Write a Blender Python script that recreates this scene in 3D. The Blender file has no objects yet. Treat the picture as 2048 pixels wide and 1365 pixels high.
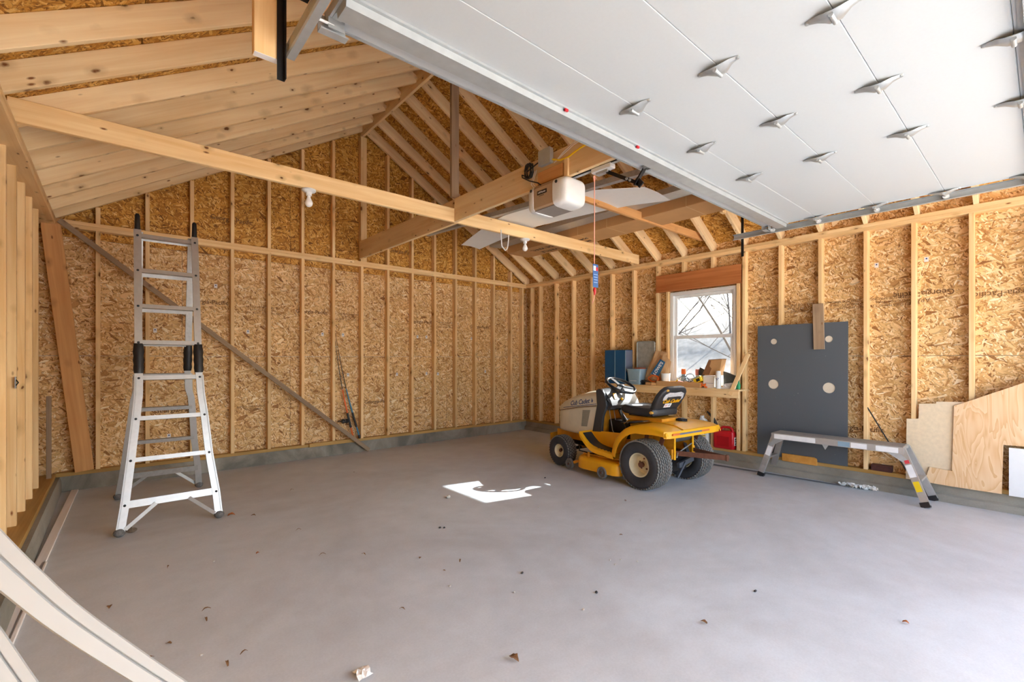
import bpy, bmesh, math, random
from mathutils import Vector, Matrix, Euler
random.seed(7)
C = bpy.context.scene.collection
scn = bpy.context.scene
PI = math.pi

# ------------------------------------------------------------------ camera, light, exposure
cam_d = bpy.data.cameras.new('camera'); cam = bpy.data.objects.new('camera', cam_d); C.objects.link(cam)
cam.location = (0, 0, 1.3465)
cam.rotation_euler = (PI/2, 0, -0.7114)
cam_d.sensor_width = 36.0; cam_d.lens = 36.0*923.5/2048
cam_d.shift_y = (717.14-682.5)/2048
cam_d.clip_start = 0.02; cam_d.clip_end = 500
scn.camera = cam

SUN_DIR = Vector((3.42, -0.78, 2.2)).normalized()          # towards the sun
world = bpy.data.worlds.new('sky'); scn.world = world; world.use_nodes = True
wt = world.node_tree; wt.nodes.clear()
wo = wt.nodes.new('ShaderNodeOutputWorld'); wb = wt.nodes.new('ShaderNodeBackground')
sk = wt.nodes.new('ShaderNodeTexSky'); sk.sky_type = 'NISHITA'; sk.sun_disc = False
sk.sun_elevation = math.asin(SUN_DIR.z); sk.sun_rotation = math.atan2(SUN_DIR.x, SUN_DIR.y)
sk.air_density = 1.0; sk.dust_density = 4.0; sk.ozone_density = 1.0
hs = wt.nodes.new('ShaderNodeHueSaturation'); hs.inputs['Saturation'].default_value = 1.0
wt.links.new(sk.outputs[0], hs.inputs['Color']); wt.links.new(hs.outputs[0], wb.inputs[0])
wb.inputs[1].default_value = 0.5
wt.links.new(wb.outputs[0], wo.inputs[0])

sun_d = bpy.data.lights.new('sun', 'SUN'); sun = bpy.data.objects.new('sun', sun_d); C.objects.link(sun)
sun_d.energy = 11.0; sun_d.angle = math.radians(0.53); sun_d.color = (1.0, 0.98, 0.95)
sun.rotation_euler = SUN_DIR.to_track_quat('Z', 'Y').to_euler()

def portal(name, loc, rot, sx, sy):                        # sampling portals in the real openings; they give off no light
    d = bpy.data.lights.new(name, 'AREA'); d.shape = 'RECTANGLE'; d.size = sx; d.size_y = sy
    d.cycles.is_portal = True
    o = bpy.data.objects.new(name, d); C.objects.link(o); o.location = loc; o.rotation_euler = rot
portal('door_opening_portal', (2.8, -1.86, 1.27), (-PI/2, 0, PI), 6.4, 2.7)
portal('window_portal', (6.06, 3.02, 1.62), (0, PI/2, 0), 1.25, 0.92)

scn.view_settings.view_transform = 'Standard'; scn.view_settings.look = 'None'
scn.view_settings.exposure = 2.08; scn.view_settings.gamma = 1.0
scn.view_settings.use_curve_mapping = False
scn.cycles.max_bounces = 10; scn.cycles.diffuse_bounces = 6; scn.cycles.glossy_bounces = 3
scn.cycles.transmission_bounces = 6; scn.cycles.transparent_max_bounces = 8
scn.cycles.use_denoising = True
scn.cycles.caustics_reflective = False; scn.cycles.caustics_refractive = False
scn.cycles.sample_clamp_indirect = 6.0

# ------------------------------------------------------------------ materials
def srgb(r, g, b):
    f = lambda c: (c/255/12.92) if c/255 <= .04045 else ((c/255+.055)/1.055)**2.4
    return (f(r), f(g), f(b), 1)
MATS = {}
class NT:
    def __init__(s, name):
        s.m = bpy.data.materials.new(name); s.m.use_nodes = True; s.t = s.m.node_tree
        s.b = s.t.nodes['Principled BSDF']; s.name = name; MATS[name] = s.m
    def n(s, typ, **kw):
        nd = s.t.nodes.new('ShaderNode'+typ)
        for k, v in kw.items():
            if k.startswith('i_'):
                key = k[2:]; key = int(key) if key.isdigit() else key.replace('_', ' ')
                if isinstance(v, bpy.types.NodeSocket): s.t.links.new(v, nd.inputs[key])
                else: nd.inputs[key].default_value = v
            else: setattr(nd, k, v)
        return nd
    def link(s, a, b): s.t.links.new(a, b)
    def set(s, **kw):
        for k, v in kw.items():
            key = k.replace('_', ' ')
            if isinstance(v, bpy.types.NodeSocket): s.link(v, s.b.inputs[key])
            else: s.b.inputs[key].default_value = v
    def math(s, op, a, b=0.0, clamp=False):
        nd = s.t.nodes.new('ShaderNodeMath'); nd.operation = op; nd.use_clamp = clamp
        for i, v in enumerate((a, b)):
            if isinstance(v, bpy.types.NodeSocket): s.link(v, nd.inputs[i])
            else: nd.inputs[i].default_value = v
        return nd.outputs[0]
    def vmath(s, op, a, b):
        nd = s.t.nodes.new('ShaderNodeVectorMath'); nd.operation = op
        for i, v in enumerate((a, b)):
            if isinstance(v, bpy.types.NodeSocket): s.link(v, nd.inputs[i])
            else: nd.inputs[i].default_value = v
        return nd.outputs[0]
    def mix(s, fac, a, b, mode='MIX'):
        nd = s.t.nodes.new('ShaderNodeMix'); nd.data_type = 'RGBA'; nd.blend_type = mode; nd.clamp_factor = True
        for i, v in ((0, fac), (6, a), (7, b)):
            if isinstance(v, bpy.types.NodeSocket): s.link(v, nd.inputs[i])
            else: nd.inputs[i].default_value = v
        return nd.outputs[2]
    def ramp(s, fac, stops):
        nd = s.t.nodes.new('ShaderNodeValToRGB'); e = nd.color_ramp.elements
        while len(e) < len(stops): e.new(0.5)
        for el, (p, c) in zip(e, stops):
            el.position = p; el.color = c if len(c) == 4 else (*c, 1)
        s.link(fac, nd.inputs[0]); return nd.outputs[0]
    def bump(s, h, strength=.3, dist=.002):
        b = s.n('Bump'); b.inputs['Strength'].default_value = strength; b.inputs['Distance'].default_value = dist
        s.link(h, b.inputs['Height']); s.link(b.outputs[0], s.b.inputs['Normal'])
    def noise(s, vec, scale, detail=3.0, rough=.55, dist=0.0):
        nd = s.t.nodes.new('ShaderNodeTexNoise'); s.link(vec, nd.inputs['Vector'])
        nd.inputs['Scale'].default_value = scale; nd.inputs['Detail'].default_value = detail
        nd.inputs['Roughness'].default_value = rough; nd.inputs['Distortion'].default_value = dist
        return nd.outputs[0]

def plain(name, col, rough=.5, metal=0.0, var=.06, scale=18.0, bump=0.0, **kw):
    m = NT(name); tc = m.n('TexCoord').outputs['Object']
    nz = m.noise(tc, scale, 4)
    k = m.n('HueSaturation', i_Color=col)
    m.link(m.math('ADD', m.math('MULTIPLY', m.math('SUBTRACT', nz, .5), var*4), 1.0), k.inputs['Value'])
    m.set(Base_Color=k.outputs[0], Roughness=rough, Metallic=metal)
    if bump: m.bump(nz, bump, .004)
    for a, v in kw.items(): m.set(**{a: v})
    return m.m

def wood(name, light, dark, knot=srgb(116, 72, 38), knots=True, weather=0.0, spread=.22, fine=26.0):
    m = NT(name); tc = m.n('TexCoord').outputs['Object']
    rnd = m.n('ObjectInfo').outputs['Random']
    off = m.n('CombineXYZ'); 
    for i, k in enumerate((37.0, 53.0, 71.0)): m.link(m.math('MULTIPLY', rnd, k), off.inputs[i])
    v = m.vmath('ADD', tc, off.outputs[0])
    st = m.vmath('MULTIPLY', v, (1.1, fine, fine))
    g1 = m.noise(st, 1.0, 3, .6, .5)
    g2 = m.noise(m.vmath('MULTIPLY', v, (.9, 7.0, 7.0)), 1.0, 2, .5, .8)
    g = m.math('ADD', m.math('MULTIPLY', g1, .55), m.math('MULTIPLY', g2, .5))
    mid = tuple(.5*(a+b) for a, b in zip(light, dark))
    col = m.ramp(g, [(.30, dark), (.50, mid), (.66, light)])
    big = m.noise(m.vmath('MULTIPLY', v, (.8, 2.5, 2.5)), 1.0, 2)
    tone = m.math('ADD', m.math('MULTIPLY', m.math('SUBTRACT', rnd, .5), spread), m.math('MULTIPLY', m.math('SUBTRACT', big, .5), .35))
    hsv = m.n('HueSaturation', i_Color=col); m.link(m.math('ADD', tone, 1.0), hsv.inputs['Value'])
    col = hsv.outputs[0]
    h = g1
    if knots:
        vo = m.n('TexVoronoi', voronoi_dimensions='3D'); vo.inputs['Scale'].default_value = 1.0
        wob = m.n('TexNoise'); wob.inputs['Scale'].default_value = 25.0; m.link(v, wob.inputs['Vector'])
        vv = m.vmath('ADD', m.vmath('MULTIPLY', v, (4.6, 7.5, 7.5)), m.vmath('MULTIPLY', wob.outputs['Color'], (.12, .12, .12)))
        m.link(vv, vo.inputs['Vector'])
        sep = m.n('SeparateColor'); m.link(vo.outputs['Color'], sep.inputs[0])
        keep = m.math('GREATER_THAN', sep.outputs[0], .15)
        size = m.math('ADD', m.math('MULTIPLY', sep.outputs[1], .10), .055)
        kk = m.math('MULTIPLY', m.math('SUBTRACT', 1.0, m.math('DIVIDE', vo.outputs['Distance'], size), True), keep)
        halo = m.math('MULTIPLY', m.math('SUBTRACT', 1.0, m.math('DIVIDE', vo.outputs['Distance'], m.math('MULTIPLY', size, 2.6)), True), keep)
        col = m.mix(m.math('MULTIPLY', halo, .75), col, tuple(.62*c for c in dark[:3])+(1,))
        col = m.mix(m.math('MULTIPLY', kk, 2.2, True), col, knot)
        v2 = m.n('TexVoronoi', voronoi_dimensions='3D'); v2.inputs['Scale'].default_value = 1.0; m.link(m.vmath('MULTIPLY', v, (7.3, 19, 19)), v2.inputs['Vector'])
        s2 = m.n('SeparateColor'); m.link(v2.outputs['Color'], s2.inputs[0])
        k2 = m.math('MULTIPLY', m.math('SUBTRACT', 1.0, m.math('DIVIDE', v2.outputs['Distance'], .17), True), m.math('GREATER_THAN', s2.outputs[0], .72))
        col = m.mix(m.math('MULTIPLY', k2, 1.6, True), col, tuple(1.3*c for c in knot[:3])+(1,))
    if weather:
        w = m.noise(m.vmath('MULTIPLY', v, (1.5, 5, 5)), 1.0, 4)
        col = m.mix(m.math('MULTIPLY', w, weather), col, srgb(140, 122, 104))
    m.set(Base_Color=col, Roughness=.62, Specular_IOR_Level=.25)
    m.bump(h, .12, .002)
    return m.m

def osb(name, stops, dirt_shade=.35):
    m = NT(name); tc = m.n('TexCoord').outputs['Object']
    rnd = m.n('ObjectInfo').outputs['Random']
    off = m.n('CombineXYZ'); m.link(m.math('MULTIPLY', rnd, 91.0), off.inputs[0]); m.link(m.math('MULTIPLY', rnd, 47.0), off.inputs[1])
    v = m.vmath('ADD', tc, off.outputs[0])
    warp = m.n('TexNoise'); warp.inputs['Scale'].default_value = 9.0; m.link(v, warp.inputs['Vector'])
    v = m.vmath('ADD', v, m.vmath('MULTIPLY', m.vmath('SUBTRACT', warp.outputs['Color'], (.5, .5, .5)), (.005, .005, 0)))
    val = None; edge = None
    layers = [(.05, 20, 95, 0.0), (.62, 22, 88, .50), (-.55, 20, 92, .52), (1.25, 26, 90, .70), (-1.1, 26, 88, .74), (.22, 15, 60, .82), (-.75, 14, 46, .93), (.5, 13, 24, .975)]
    for a, sx, sy, thr in layers:
        mp = m.n('Mapping', vector_type='TEXTURE'); m.link(v, mp.inputs[0])
        mp.inputs['Rotation'].default_value = (0, 0, a); mp.inputs['Scale'].default_value = (1/sx, 1/sy, 1)
        mp.inputs['Location'].default_value = (a*7, a*3, 0)
        vo = m.n('TexVoronoi', voronoi_dimensions='2D'); m.link(mp.outputs[0], vo.inputs['Vector']); vo.inputs['Scale'].default_value = 1.0
        sep = m.n('SeparateColor'); m.link(vo.outputs['Color'], sep.inputs[0])
        if val is None: val = sep.outputs[0]; edge = vo.outputs['Distance']
        else:
            on = m.math('GREATER_THAN', sep.outputs[1], thr)
            mixn = m.n('Mix', data_type='FLOAT'); m.link(on, mixn.inputs[0]); m.link(val, mixn.inputs[2]); m.link(sep.outputs[0], mixn.inputs[3]); val = mixn.outputs[0]
            mixe = m.n('Mix', data_type='FLOAT'); m.link(on, mixe.inputs[0]); m.link(edge, mixe.inputs[2]); m.link(vo.outputs['Distance'], mixe.inputs[3]); edge = mixe.outputs[0]
    fine = m.noise(m.vmath('MULTIPLY', v, (70, 240, 1)), 1.0, 2)
    val2 = m.math('ADD', val, m.math('MULTIPLY', m.math('SUBTRACT', fine, .5), .35))
    col = m.ramp(val2, stops)
    dark = m.math('MULTIPLY', m.math('GREATER_THAN', edge, .62), dirt_shade)  # strand edges coloured darker to stand for shade in the gaps
    col = m.mix(dark, col, srgb(86, 50, 20))
    big = m.noise(v, 2.2, 3)
    hsv = m.n('HueSaturation', i_Color=col); m.link(m.math('ADD', m.math('MULTIPLY', m.math('SUBTRACT', big, .5), .5), 1.0), hsv.inputs['Value'])
    m.set(Base_Color=hsv.outputs[0], Roughness=.6, Specular_IOR_Level=.3)
    m.bump(m.math('ADD', val, m.math('MULTIPLY', edge, -.4)), .25, .002)
    return m.m

PINE = wood('pine', srgb(243, 213, 162), srgb(222, 178, 118))
PINE_L = wood('pine_rafter', srgb(246, 222, 178), srgb(228, 190, 136), spread=.14)
TREATED = wood('treated_pine', srgb(196, 158, 96), srgb(160, 122, 62), knots=False)
LVL = wood('header_lumber', srgb(196, 128, 76), srgb(160, 92, 48), knots=False, spread=.1)
AMBER = wood('amber_pine', srgb(226, 172, 112), srgb(196, 138, 82), spread=.1)
OLDWOOD = wood('weathered_wood', srgb(176, 150, 120), srgb(128, 104, 82), weather=.7)
OSB = osb('strand_board', [(.0, srgb(134, 88, 46)), (.10, srgb(184, 134, 78)), (.42, srgb(218, 176, 116)), (.75, srgb(234, 198, 144)), (.95, srgb(243, 218, 174)), (1.0, srgb(248, 232, 200))])
OSBR = osb('roof_strand_board', [(.0, srgb(112, 70, 22)), (.2, srgb(166, 110, 40)), (.55, srgb(200, 144, 60)), (.85, srgb(220, 170, 86)), (1.0, srgb(234, 194, 120))])
PLYW = wood('plywood_face', srgb(232, 196, 150), srgb(214, 166, 112), knots=False, fine=9.0)

def concrete(name, base, stain, rough=.6, streak=1.0, bump=.15, big_amt=.55):
    m = NT(name); tc = m.n('TexCoord').outputs['Object']
    a = m.noise(m.vmath('MULTIPLY', tc, (.55*streak, .55, 1)), 1.0, 5, .6, 1.4)
    b = m.noise(tc, 5.0, 5, .65); c = m.noise(tc, 90.0, 3, .6)
    f = m.ramp(a, [(.36, (1, 1, 1, 1)), (.62, (0, 0, 0, 1))])
    col = m.mix(m.math('MULTIPLY', f, big_amt), base, stain)
    k = m.math('ADD', m.math('MULTIPLY', m.math('SUBTRACT', b, .5), .30), m.math('MULTIPLY', m.math('SUBTRACT', c, .5), .22))
    hsv = m.n('HueSaturation', i_Color=col); m.link(m.math('ADD', k, 1.0), hsv.inputs['Value'])
    m.set(Base_Color=hsv.outputs[0], Roughness=rough, Specular_IOR_Level=.35)
    m.bump(m.math('ADD', m.math('MULTIPLY', c, .5), b), bump, .003)
    return m.m
FLOORM = concrete('slab_concrete', srgb(204, 210, 215), srgb(178, 179, 180), .55)
CURBM = concrete('curb_concrete', srgb(158, 153, 141), srgb(104, 100, 90), .85, 3.0, .6, .8)
DRIVE = concrete('driveway_concrete', srgb(196, 194, 188), srgb(176, 172, 164), .8)

WHITE = plain('white_plastic', srgb(226, 228, 228), .35, var=.02)
DOORW = plain('white_door_steel', srgb(193, 201, 206), .42, var=.015, scale=60, bump=.06)
GALV = plain('galvanised_steel', srgb(186, 192, 194), .40, .6, var=.12, scale=24)
GALVD = plain('dull_galvanised_steel', srgb(186, 192, 194), .5, .55, var=.08, scale=14)
ALU = plain('scuffed_aluminium', srgb(194, 194, 192), .42, .7, var=.06, scale=30)
ALUD = plain('worn_aluminium', srgb(178, 178, 176), .5, .7, var=.12, scale=40)
BLACK = plain('black_plastic', srgb(30, 30, 32), .4, var=.1)
BLACKM = plain('black_steel', srgb(26, 26, 28), .45, .3, var=.1)
RUBBER = plain('tyre_rubber', srgb(120, 117, 112), .9, var=.2, scale=40)
RUBBERT = plain('tyre_groove_rubber', srgb(50, 49, 48), .85, var=.2, scale=40)
RUBBERS = plain('tyre_sidewall_rubber', srgb(58, 59, 63), .6, var=.18, scale=16)
CREAM = plain('cream_paint', srgb(222, 214, 192), .45, var=.07, scale=9)
CREAMR = plain('cream_wheel_paint', srgb(226, 214, 180), .5, var=.10, scale=14)
RUST = plain('rust', srgb(108, 68, 50), .9, var=.25, scale=30, bump=.4)
YELLOW = plain('yellow_paint', srgb(238, 172, 22), .4, var=.07, scale=7)
YELLOWD = plain('dirty_yellow_paint', srgb(206, 140, 22), .6, var=.2, scale=12)
DKGREY = plain('dark_grey_plastic', srgb(58, 60, 63), .5, var=.10)
DUSTY = plain('dusty_black_vinyl', srgb(46, 48, 52), .5, var=.2, scale=12)
GREYP = plain('grey_painted_panel', srgb(84, 90, 96), .55, var=.08, scale=6)
BLUE = plain('blue_plastic', srgb(14, 84, 134), .4, var=.05, scale=5)
CBLUE = plain('clear_blue_plastic', srgb(140, 168, 186), .3, var=.08)
KRAFT = plain('kraft_paper', srgb(202, 164, 120), .75, var=.06, scale=8, bump=.1)
CARD = plain('cardboard', srgb(196, 150, 98), .8, var=.05, scale=6)
CARDD = plain('cardboard_inside', srgb(140, 96, 58), .85, var=.08)
RED = plain('red_plastic', srgb(196, 22, 34), .35, var=.06, scale=8)
ORANGE = plain('orange_rubber', srgb(226, 110, 40), .5, var=.06)
ORANGER = plain('orange_rod_paint', srgb(232, 104, 30), .35)
TEAL = plain('blue_rod_paint', srgb(56, 128, 168), .35)
YEL2 = plain('bright_yellow_plastic', srgb(242, 206, 30), .4)
GREEN = plain('green_plastic', srgb(40, 150, 96), .4)
TAUPE = plain('taupe_plastic', srgb(178, 152, 122), .45, var=.03)
OPGREY = plain('opener_underside', srgb(140, 132, 126), .6, var=.05)
BRICK = plain('dark_brick', srgb(86, 48, 40), .9, var=.2, scale=40, bump=.4)
INKB = plain('blue_ink', srgb(28, 62, 122), .5)
INKK = plain('black_ink', srgb(52, 38, 26), .8)
INKY = plain('yellow_ink', srgb(240, 180, 20), .5)
INKW = plain('white_ink', srgb(238, 238, 238), .5)
PAPER = plain('white_paper', srgb(236, 234, 228), .7, var=.03)
LEAF = plain('dry_leaf', srgb(122, 88, 54), .9, var=.3, scale=60)
LEAFO = plain('orange_dry_leaf', srgb(170, 96, 44), .9, var=.3, scale=60)
STONE = plain('pale_crumb', srgb(190, 184, 172), .9, var=.15, scale=60)
PINK = plain('pink_cord', srgb(232, 166, 146), .7)
TRIMW = wood('painted_trim_wood', srgb(248, 242, 236), srgb(236, 226, 216), knots=False, spread=.05)
SILV = plain('mottled_grey_metal', srgb(168, 172, 168), .5, .3, var=.25, scale=16)
STICKY = plain('white_sticker', srgb(226, 226, 226), .6)
SIDING = plain('outside_siding', srgb(200, 200, 196), .8)  # covers only the added daylight seal behind the wall boards
GRASS = plain('winter_grass', srgb(150, 142, 130), .95, var=.3, scale=3)
BARK = plain('bark', srgb(104, 94, 86), .9, var=.2)
PINKINK = plain('red_ink', srgb(206, 60, 70), .6)

def glass_mat():
    m = NT('window_glass'); m.t.nodes.remove(m.b)
    out = [n for n in m.t.nodes if n.type == 'OUTPUT_MATERIAL'][0]
    tr = m.n('BsdfTransparent', i_Color=(.62, .64, .65, 1)); gl = m.n('BsdfGlossy', i_Roughness=.02)
    fr = m.n('Fresnel', i_IOR=1.5); mx = m.n('MixShader')
    m.link(m.math('MULTIPLY', fr.outputs[0], .8), mx.inputs[0]); m.link(tr.outputs[0], mx.inputs[1]); m.link(gl.outputs[0], mx.inputs[2])
    m.link(mx.outputs[0], out.inputs[0]); return m.m
GLASS = glass_mat()
def bulb_mat():
    m = NT('bulb_glass'); m.set(Base_Color=(.9, .9, .88, 1), Roughness=.25, Subsurface_Weight=.0); return m.m
BULB = bulb_mat()

# ------------------------------------------------------------------ mesh helpers
V = Vector
class MB:
    def __init__(s): s.v = []; s.f = []; s.sm = []; s.mi = []
    def add(s, vs, fs, smooth=False, mi=0):
        o = len(s.v); s.v += [tuple(p) for p in vs]
        for f in fs: s.f.append([i+o for i in f]); s.sm.append(smooth); s.mi.append(mi)
        return s
    def box(s, x0, x1, y0, y1, z0, z1, mi=0):
        return s.add([(x0, y0, z0), (x1, y0, z0), (x1, y1, z0), (x0, y1, z0), (x0, y0, z1), (x1, y0, z1), (x1, y1, z1), (x0, y1, z1)],
                     [(3, 2, 1, 0), (4, 5, 6, 7), (0, 1, 5, 4), (1, 2, 6, 5), (2, 3, 7, 6), (3, 0, 4, 7)], mi=mi)
    def bar(s, p0, p1, w, t, up=(0, 0, 1), mi=0):          # w across (side), t along up
        p0 = V(p0); p1 = V(p1); d = (p1-p0).normalized(); sd = d.cross(V(up)).normalized(); u = sd.cross(d)
        vs = []
        for p in (p0, p1):
            for a, b in ((-1, -1), (1, -1), (1, 1), (-1, 1)): vs.append(p+sd*a*w/2+u*b*t/2)
        return s.add(vs, [(0, 1, 2, 3), (7, 6, 5, 4), (0, 4, 5, 1), (1, 5, 6, 2), (2, 6, 7, 3), (3, 7, 4, 0)], mi=mi)
    def loft(s, rings, closed=True, cap=True, smooth=True, mi=0):
        n = len(rings[0]); vs = [p for r in rings for p in r]; fs = []
        m = n if closed else n-1
        for i in range(len(rings)-1):
            for j in range(m):
                k = (j+1) % n; fs.append((i*n+j, i*n+k, (i+1)*n+k, (i+1)*n+j))
        s.add(vs, fs, smooth, mi)
        if cap and closed:
            s.add(rings[0], [tuple(range(n))[::-1]], False, mi); s.add(rings[-1], [tuple(range(n))], False, mi)
        return s
    def tube(s, pts, r, n=8, cap=True, mi=0, closed=False):
        pts = [V(p) for p in pts]; rs = r if isinstance(r, (list, tuple)) else [r]*len(pts)
        rings = []; prev = None; N = len(pts)
        for i, p in enumerate(pts):
            if closed: d = (pts[(i+1) % N]-pts[i-1]).normalized()
            else: d = (pts[min(i+1, N-1)]-pts[max(i-1, 0)]).normalized()
            if prev is None:
                a = d.orthogonal().normalized()
            else:
                a = (prev-d*prev.dot(d)); a = a.normalized() if a.length > 1e-6 else d.orthogonal().normalized()
            prev = a; b = d.cross(a)
            rings.append([p+(a*math.cos(2*PI*k/n)+b*math.sin(2*PI*k/n))*rs[i] for k in range(n)])
        if closed: rings.append(rings[0]); cap = False
        return s.loft(rings, True, cap, True, mi)
    def lathe(s, prof, c=(0, 0, 0), axis='z', n=24, mi=0, smooth=True):  # prof [(r, h)]
        c = V(c); rings = []
        for r, h in prof:
            ring = []
            for k in range(n):
                a = 2*PI*k/n; x, y = r*math.cos(a), r*math.sin(a)
                ring.append(c+{'z': V((x, y, h)), 'x': V((h, x, y)), 'y': V((x, h, y))}[axis])
            rings.append(ring)
        return s.loft(rings, True, False, smooth, mi)
    def prism(s, front, back, smooth=False, mi=0):
        n = len(front)
        fs = [tuple(range(n)), tuple(range(n, 2*n))[::-1]]
        s.add(list(front)+list(back), fs, False, mi)
        s.add(list(front)+list(back), [(i, i+n, (i+1) % n+n, (i+1) % n) for i in range(n)], smooth, mi)
        return s
    def sheet(s, grid, th, mi=0, smooth=True):             # grid of points -> thin solid, thickness along -normal
        R = len(grid); K = len(grid[0]); g = [[V(p) for p in r] for r in grid]
        nor = [[None]*K for _ in range(R)]
        for i in range(R):
            for j in range(K):
                a = g[min(i+1, R-1)][j]-g[max(i-1, 0)][j]; b = g[i][min(j+1, K-1)]-g[i][max(j-1, 0)]
                q = a.cross(b); nor[i][j] = q.normalized() if q.length > 1e-9 else V((0, 0, 1))
        top = [p for r in g for p in r]; bot = [g[i][j]-nor[i][j]*th for i in range(R) for j in range(K)]
        fs = []
        for i in range(R-1):
            for j in range(K-1): fs.append((i*K+j, (i+1)*K+j, (i+1)*K+j+1, i*K+j+1))
        s.add(top, fs, smooth, mi); s.add(bot, [f[::-1] for f in fs], smooth, mi)
        bd = [(0, j) for j in range(K)]+[(i, K-1) for i in range(1, R)]+[(R-1, j) for j in range(K-2, -1, -1)]+[(i, 0) for i in range(R-2, 0, -1)]
        idx = [i*K+j for i, j in bd]; n = R*K; m = len(idx)
        s.add(top+bot, [(idx[q], idx[(q+1) % m], idx[(q+1) % m]+n, idx[q]+n) for q in range(m)], False, mi)
        return s
    def sphere(s, c, r, n=12, m=8, sc=(1, 1, 1), mi=0):
        c = V(c); rings = []
        for i in range(m+1):
            a = PI*i/m; rr = max(r*math.sin(a), 1e-4)
            rings.append([c+V((rr*math.cos(2*PI*k/n)*sc[0], rr*math.sin(2*PI*k/n)*sc[1], -r*math.cos(a)*sc[2])) for k in range(n)])
        return s.loft(rings, True, False, True, mi)
    def xf(s, M):
        s.v = [tuple(M @ V(p)) for p in s.v]; return s
    def mesh(s, name, mats):
        me = bpy.data.meshes.new(name); me.from_pydata(s.v, [], s.f)
        for m in (mats if isinstance(mats, (list, tuple)) else [mats]): me.materials.append(m)
        me.polygons.foreach_set('use_smooth', s.sm); me.polygons.foreach_set('material_index', s.mi)
        bm = bmesh.new(); bm.from_mesh(me); bmesh.ops.remove_doubles(bm, verts=bm.verts, dist=1e-5)
        bmesh.ops.recalc_face_normals(bm, faces=bm.faces); bm.to_mesh(me); bm.free(); me.update()
        if any(s.sm): me.set_sharp_from_angle(angle=math.radians(42))
        return me
    def build(s, name, mats, parent=None, loc=(0, 0, 0), rot=None, bevel=0.0):
        o = bpy.data.objects.new(name, s.mesh(name, mats)); C.objects.link(o); o.location = loc
        if rot is not None: o.rotation_euler = rot
        if parent is not None: o.parent = parent
        if bevel:
            b = o.modifiers.new('edge', 'BEVEL'); b.width = bevel; b.segments = 2; b.limit_method = 'ANGLE'; b.angle_limit = math.radians(50)
        return o
def empty(name, loc=(0, 0, 0), rz=0.0, parent=None):
    o = bpy.data.objects.new(name, None); C.objects.link(o); o.location = loc; o.rotation_euler = (0, 0, rz); o.empty_display_size = .1
    if parent is not None: o.parent = parent
    return o
def tag(o, label, cat, group=None, kind=None):
    o['label'] = label; o['category'] = cat
    if group: o['group'] = group
    if kind: o['kind'] = kind
    return o
def thing(name, label, cat, loc=(0, 0, 0), rz=0.0, group=None): return tag(empty(name, loc, rz), label, cat, group)
def struct(name, o=None, loc=(0, 0, 0)):
    o = o or empty(name, loc); o['kind'] = 'structure'; return o
def mpart(name, mesh, parent, mat4):
    o = bpy.data.objects.new(name, mesh); C.objects.link(o); o.parent = parent; o.matrix_basis = mat4; return o

_lum = {}
def lumber(name, parent, p0, p1, w, t, up=(0, 0, 1), mat=None, cut0=0.0, cut1=0.0):
    """A board from p0 to p1 along its own x axis; w is its size across, t its size along up. Same sizes share one mesh."""
    mat = mat or PINE; p0 = V(p0); p1 = V(p1); L = (p1-p0).length
    d = (p1-p0).normalized(); sd = V(up).cross(d).normalized(); u = d.cross(sd)
    key = (round(L, 4), w, t, mat.name, cut0, cut1)
    if key not in _lum:
        b = MB(); e = min(.003, w/8, t/8); prof = [(-w/2+e, -t/2), (w/2-e, -t/2), (w/2, -t/2+e), (w/2, t/2-e), (w/2-e, t/2), (-w/2+e, t/2), (-w/2, t/2-e), (-w/2, -t/2+e)]
        b.loft([[V((-L/2+cut0*(q/t), a, q)) for a, q in prof], [V((L/2+cut1*(q/t), a, q)) for a, q in prof]], True, True, False)
        _lum[key] = b.mesh(name, mat)
    M = Matrix((d, sd, u)).transposed().to_4x4(); M.translation = (p0+p1)/2
    return mpart(name, _lum[key], parent, M)

def text_mesh(txt, size, shear=0.0, th=.0006, bold=0.0):
    cu = bpy.data.curves.new('lettering', 'FONT'); cu.body = txt; cu.size = size; cu.extrude = th; cu.shear = shear
    cu.offset = bold; cu.align_x = 'CENTER'; cu.align_y = 'CENTER'; cu.resolution_u = 3
    o = bpy.data.objects.new('lettering', cu); me = bpy.data.meshes.new_from_object(o)
    bpy.data.objects.remove(o); bpy.data.curves.remove(cu); return me
def text(name, txt, size, parent, pos, right, up, mat, shear=0.0, bold=0.0):
    me = text_mesh(txt, size, shear, bold=bold); me.materials.clear(); me.materials.append(mat); me.name = name
    r = V(right).normalized(); n = r.cross(V(up)).normalized(); u = n.cross(r)
    M = Matrix((r, u, n)).transposed().to_4x4(); M.translation = V(pos)
    return mpart(name, me, parent, M)

# ------------------------------------------------------------------ room numbers (metres, camera foot at the origin)
YG, XR, XL = 6.467, 5.924, -0.44           # inner faces of the plates: gable wall, right wall, left wall
ZC, ZT = .153, 2.749                       # curb top, top of the plates
YF = -1.8                                  # front wall, unseen; set further back to even out the floor light
XM = 2.742; K = .595                       # ridge line, roof pitch
def roof_z(x): return ZT+K*(min(x-XL, XR-x))
T2, D4 = .038, .089                        # two-by-four

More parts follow.
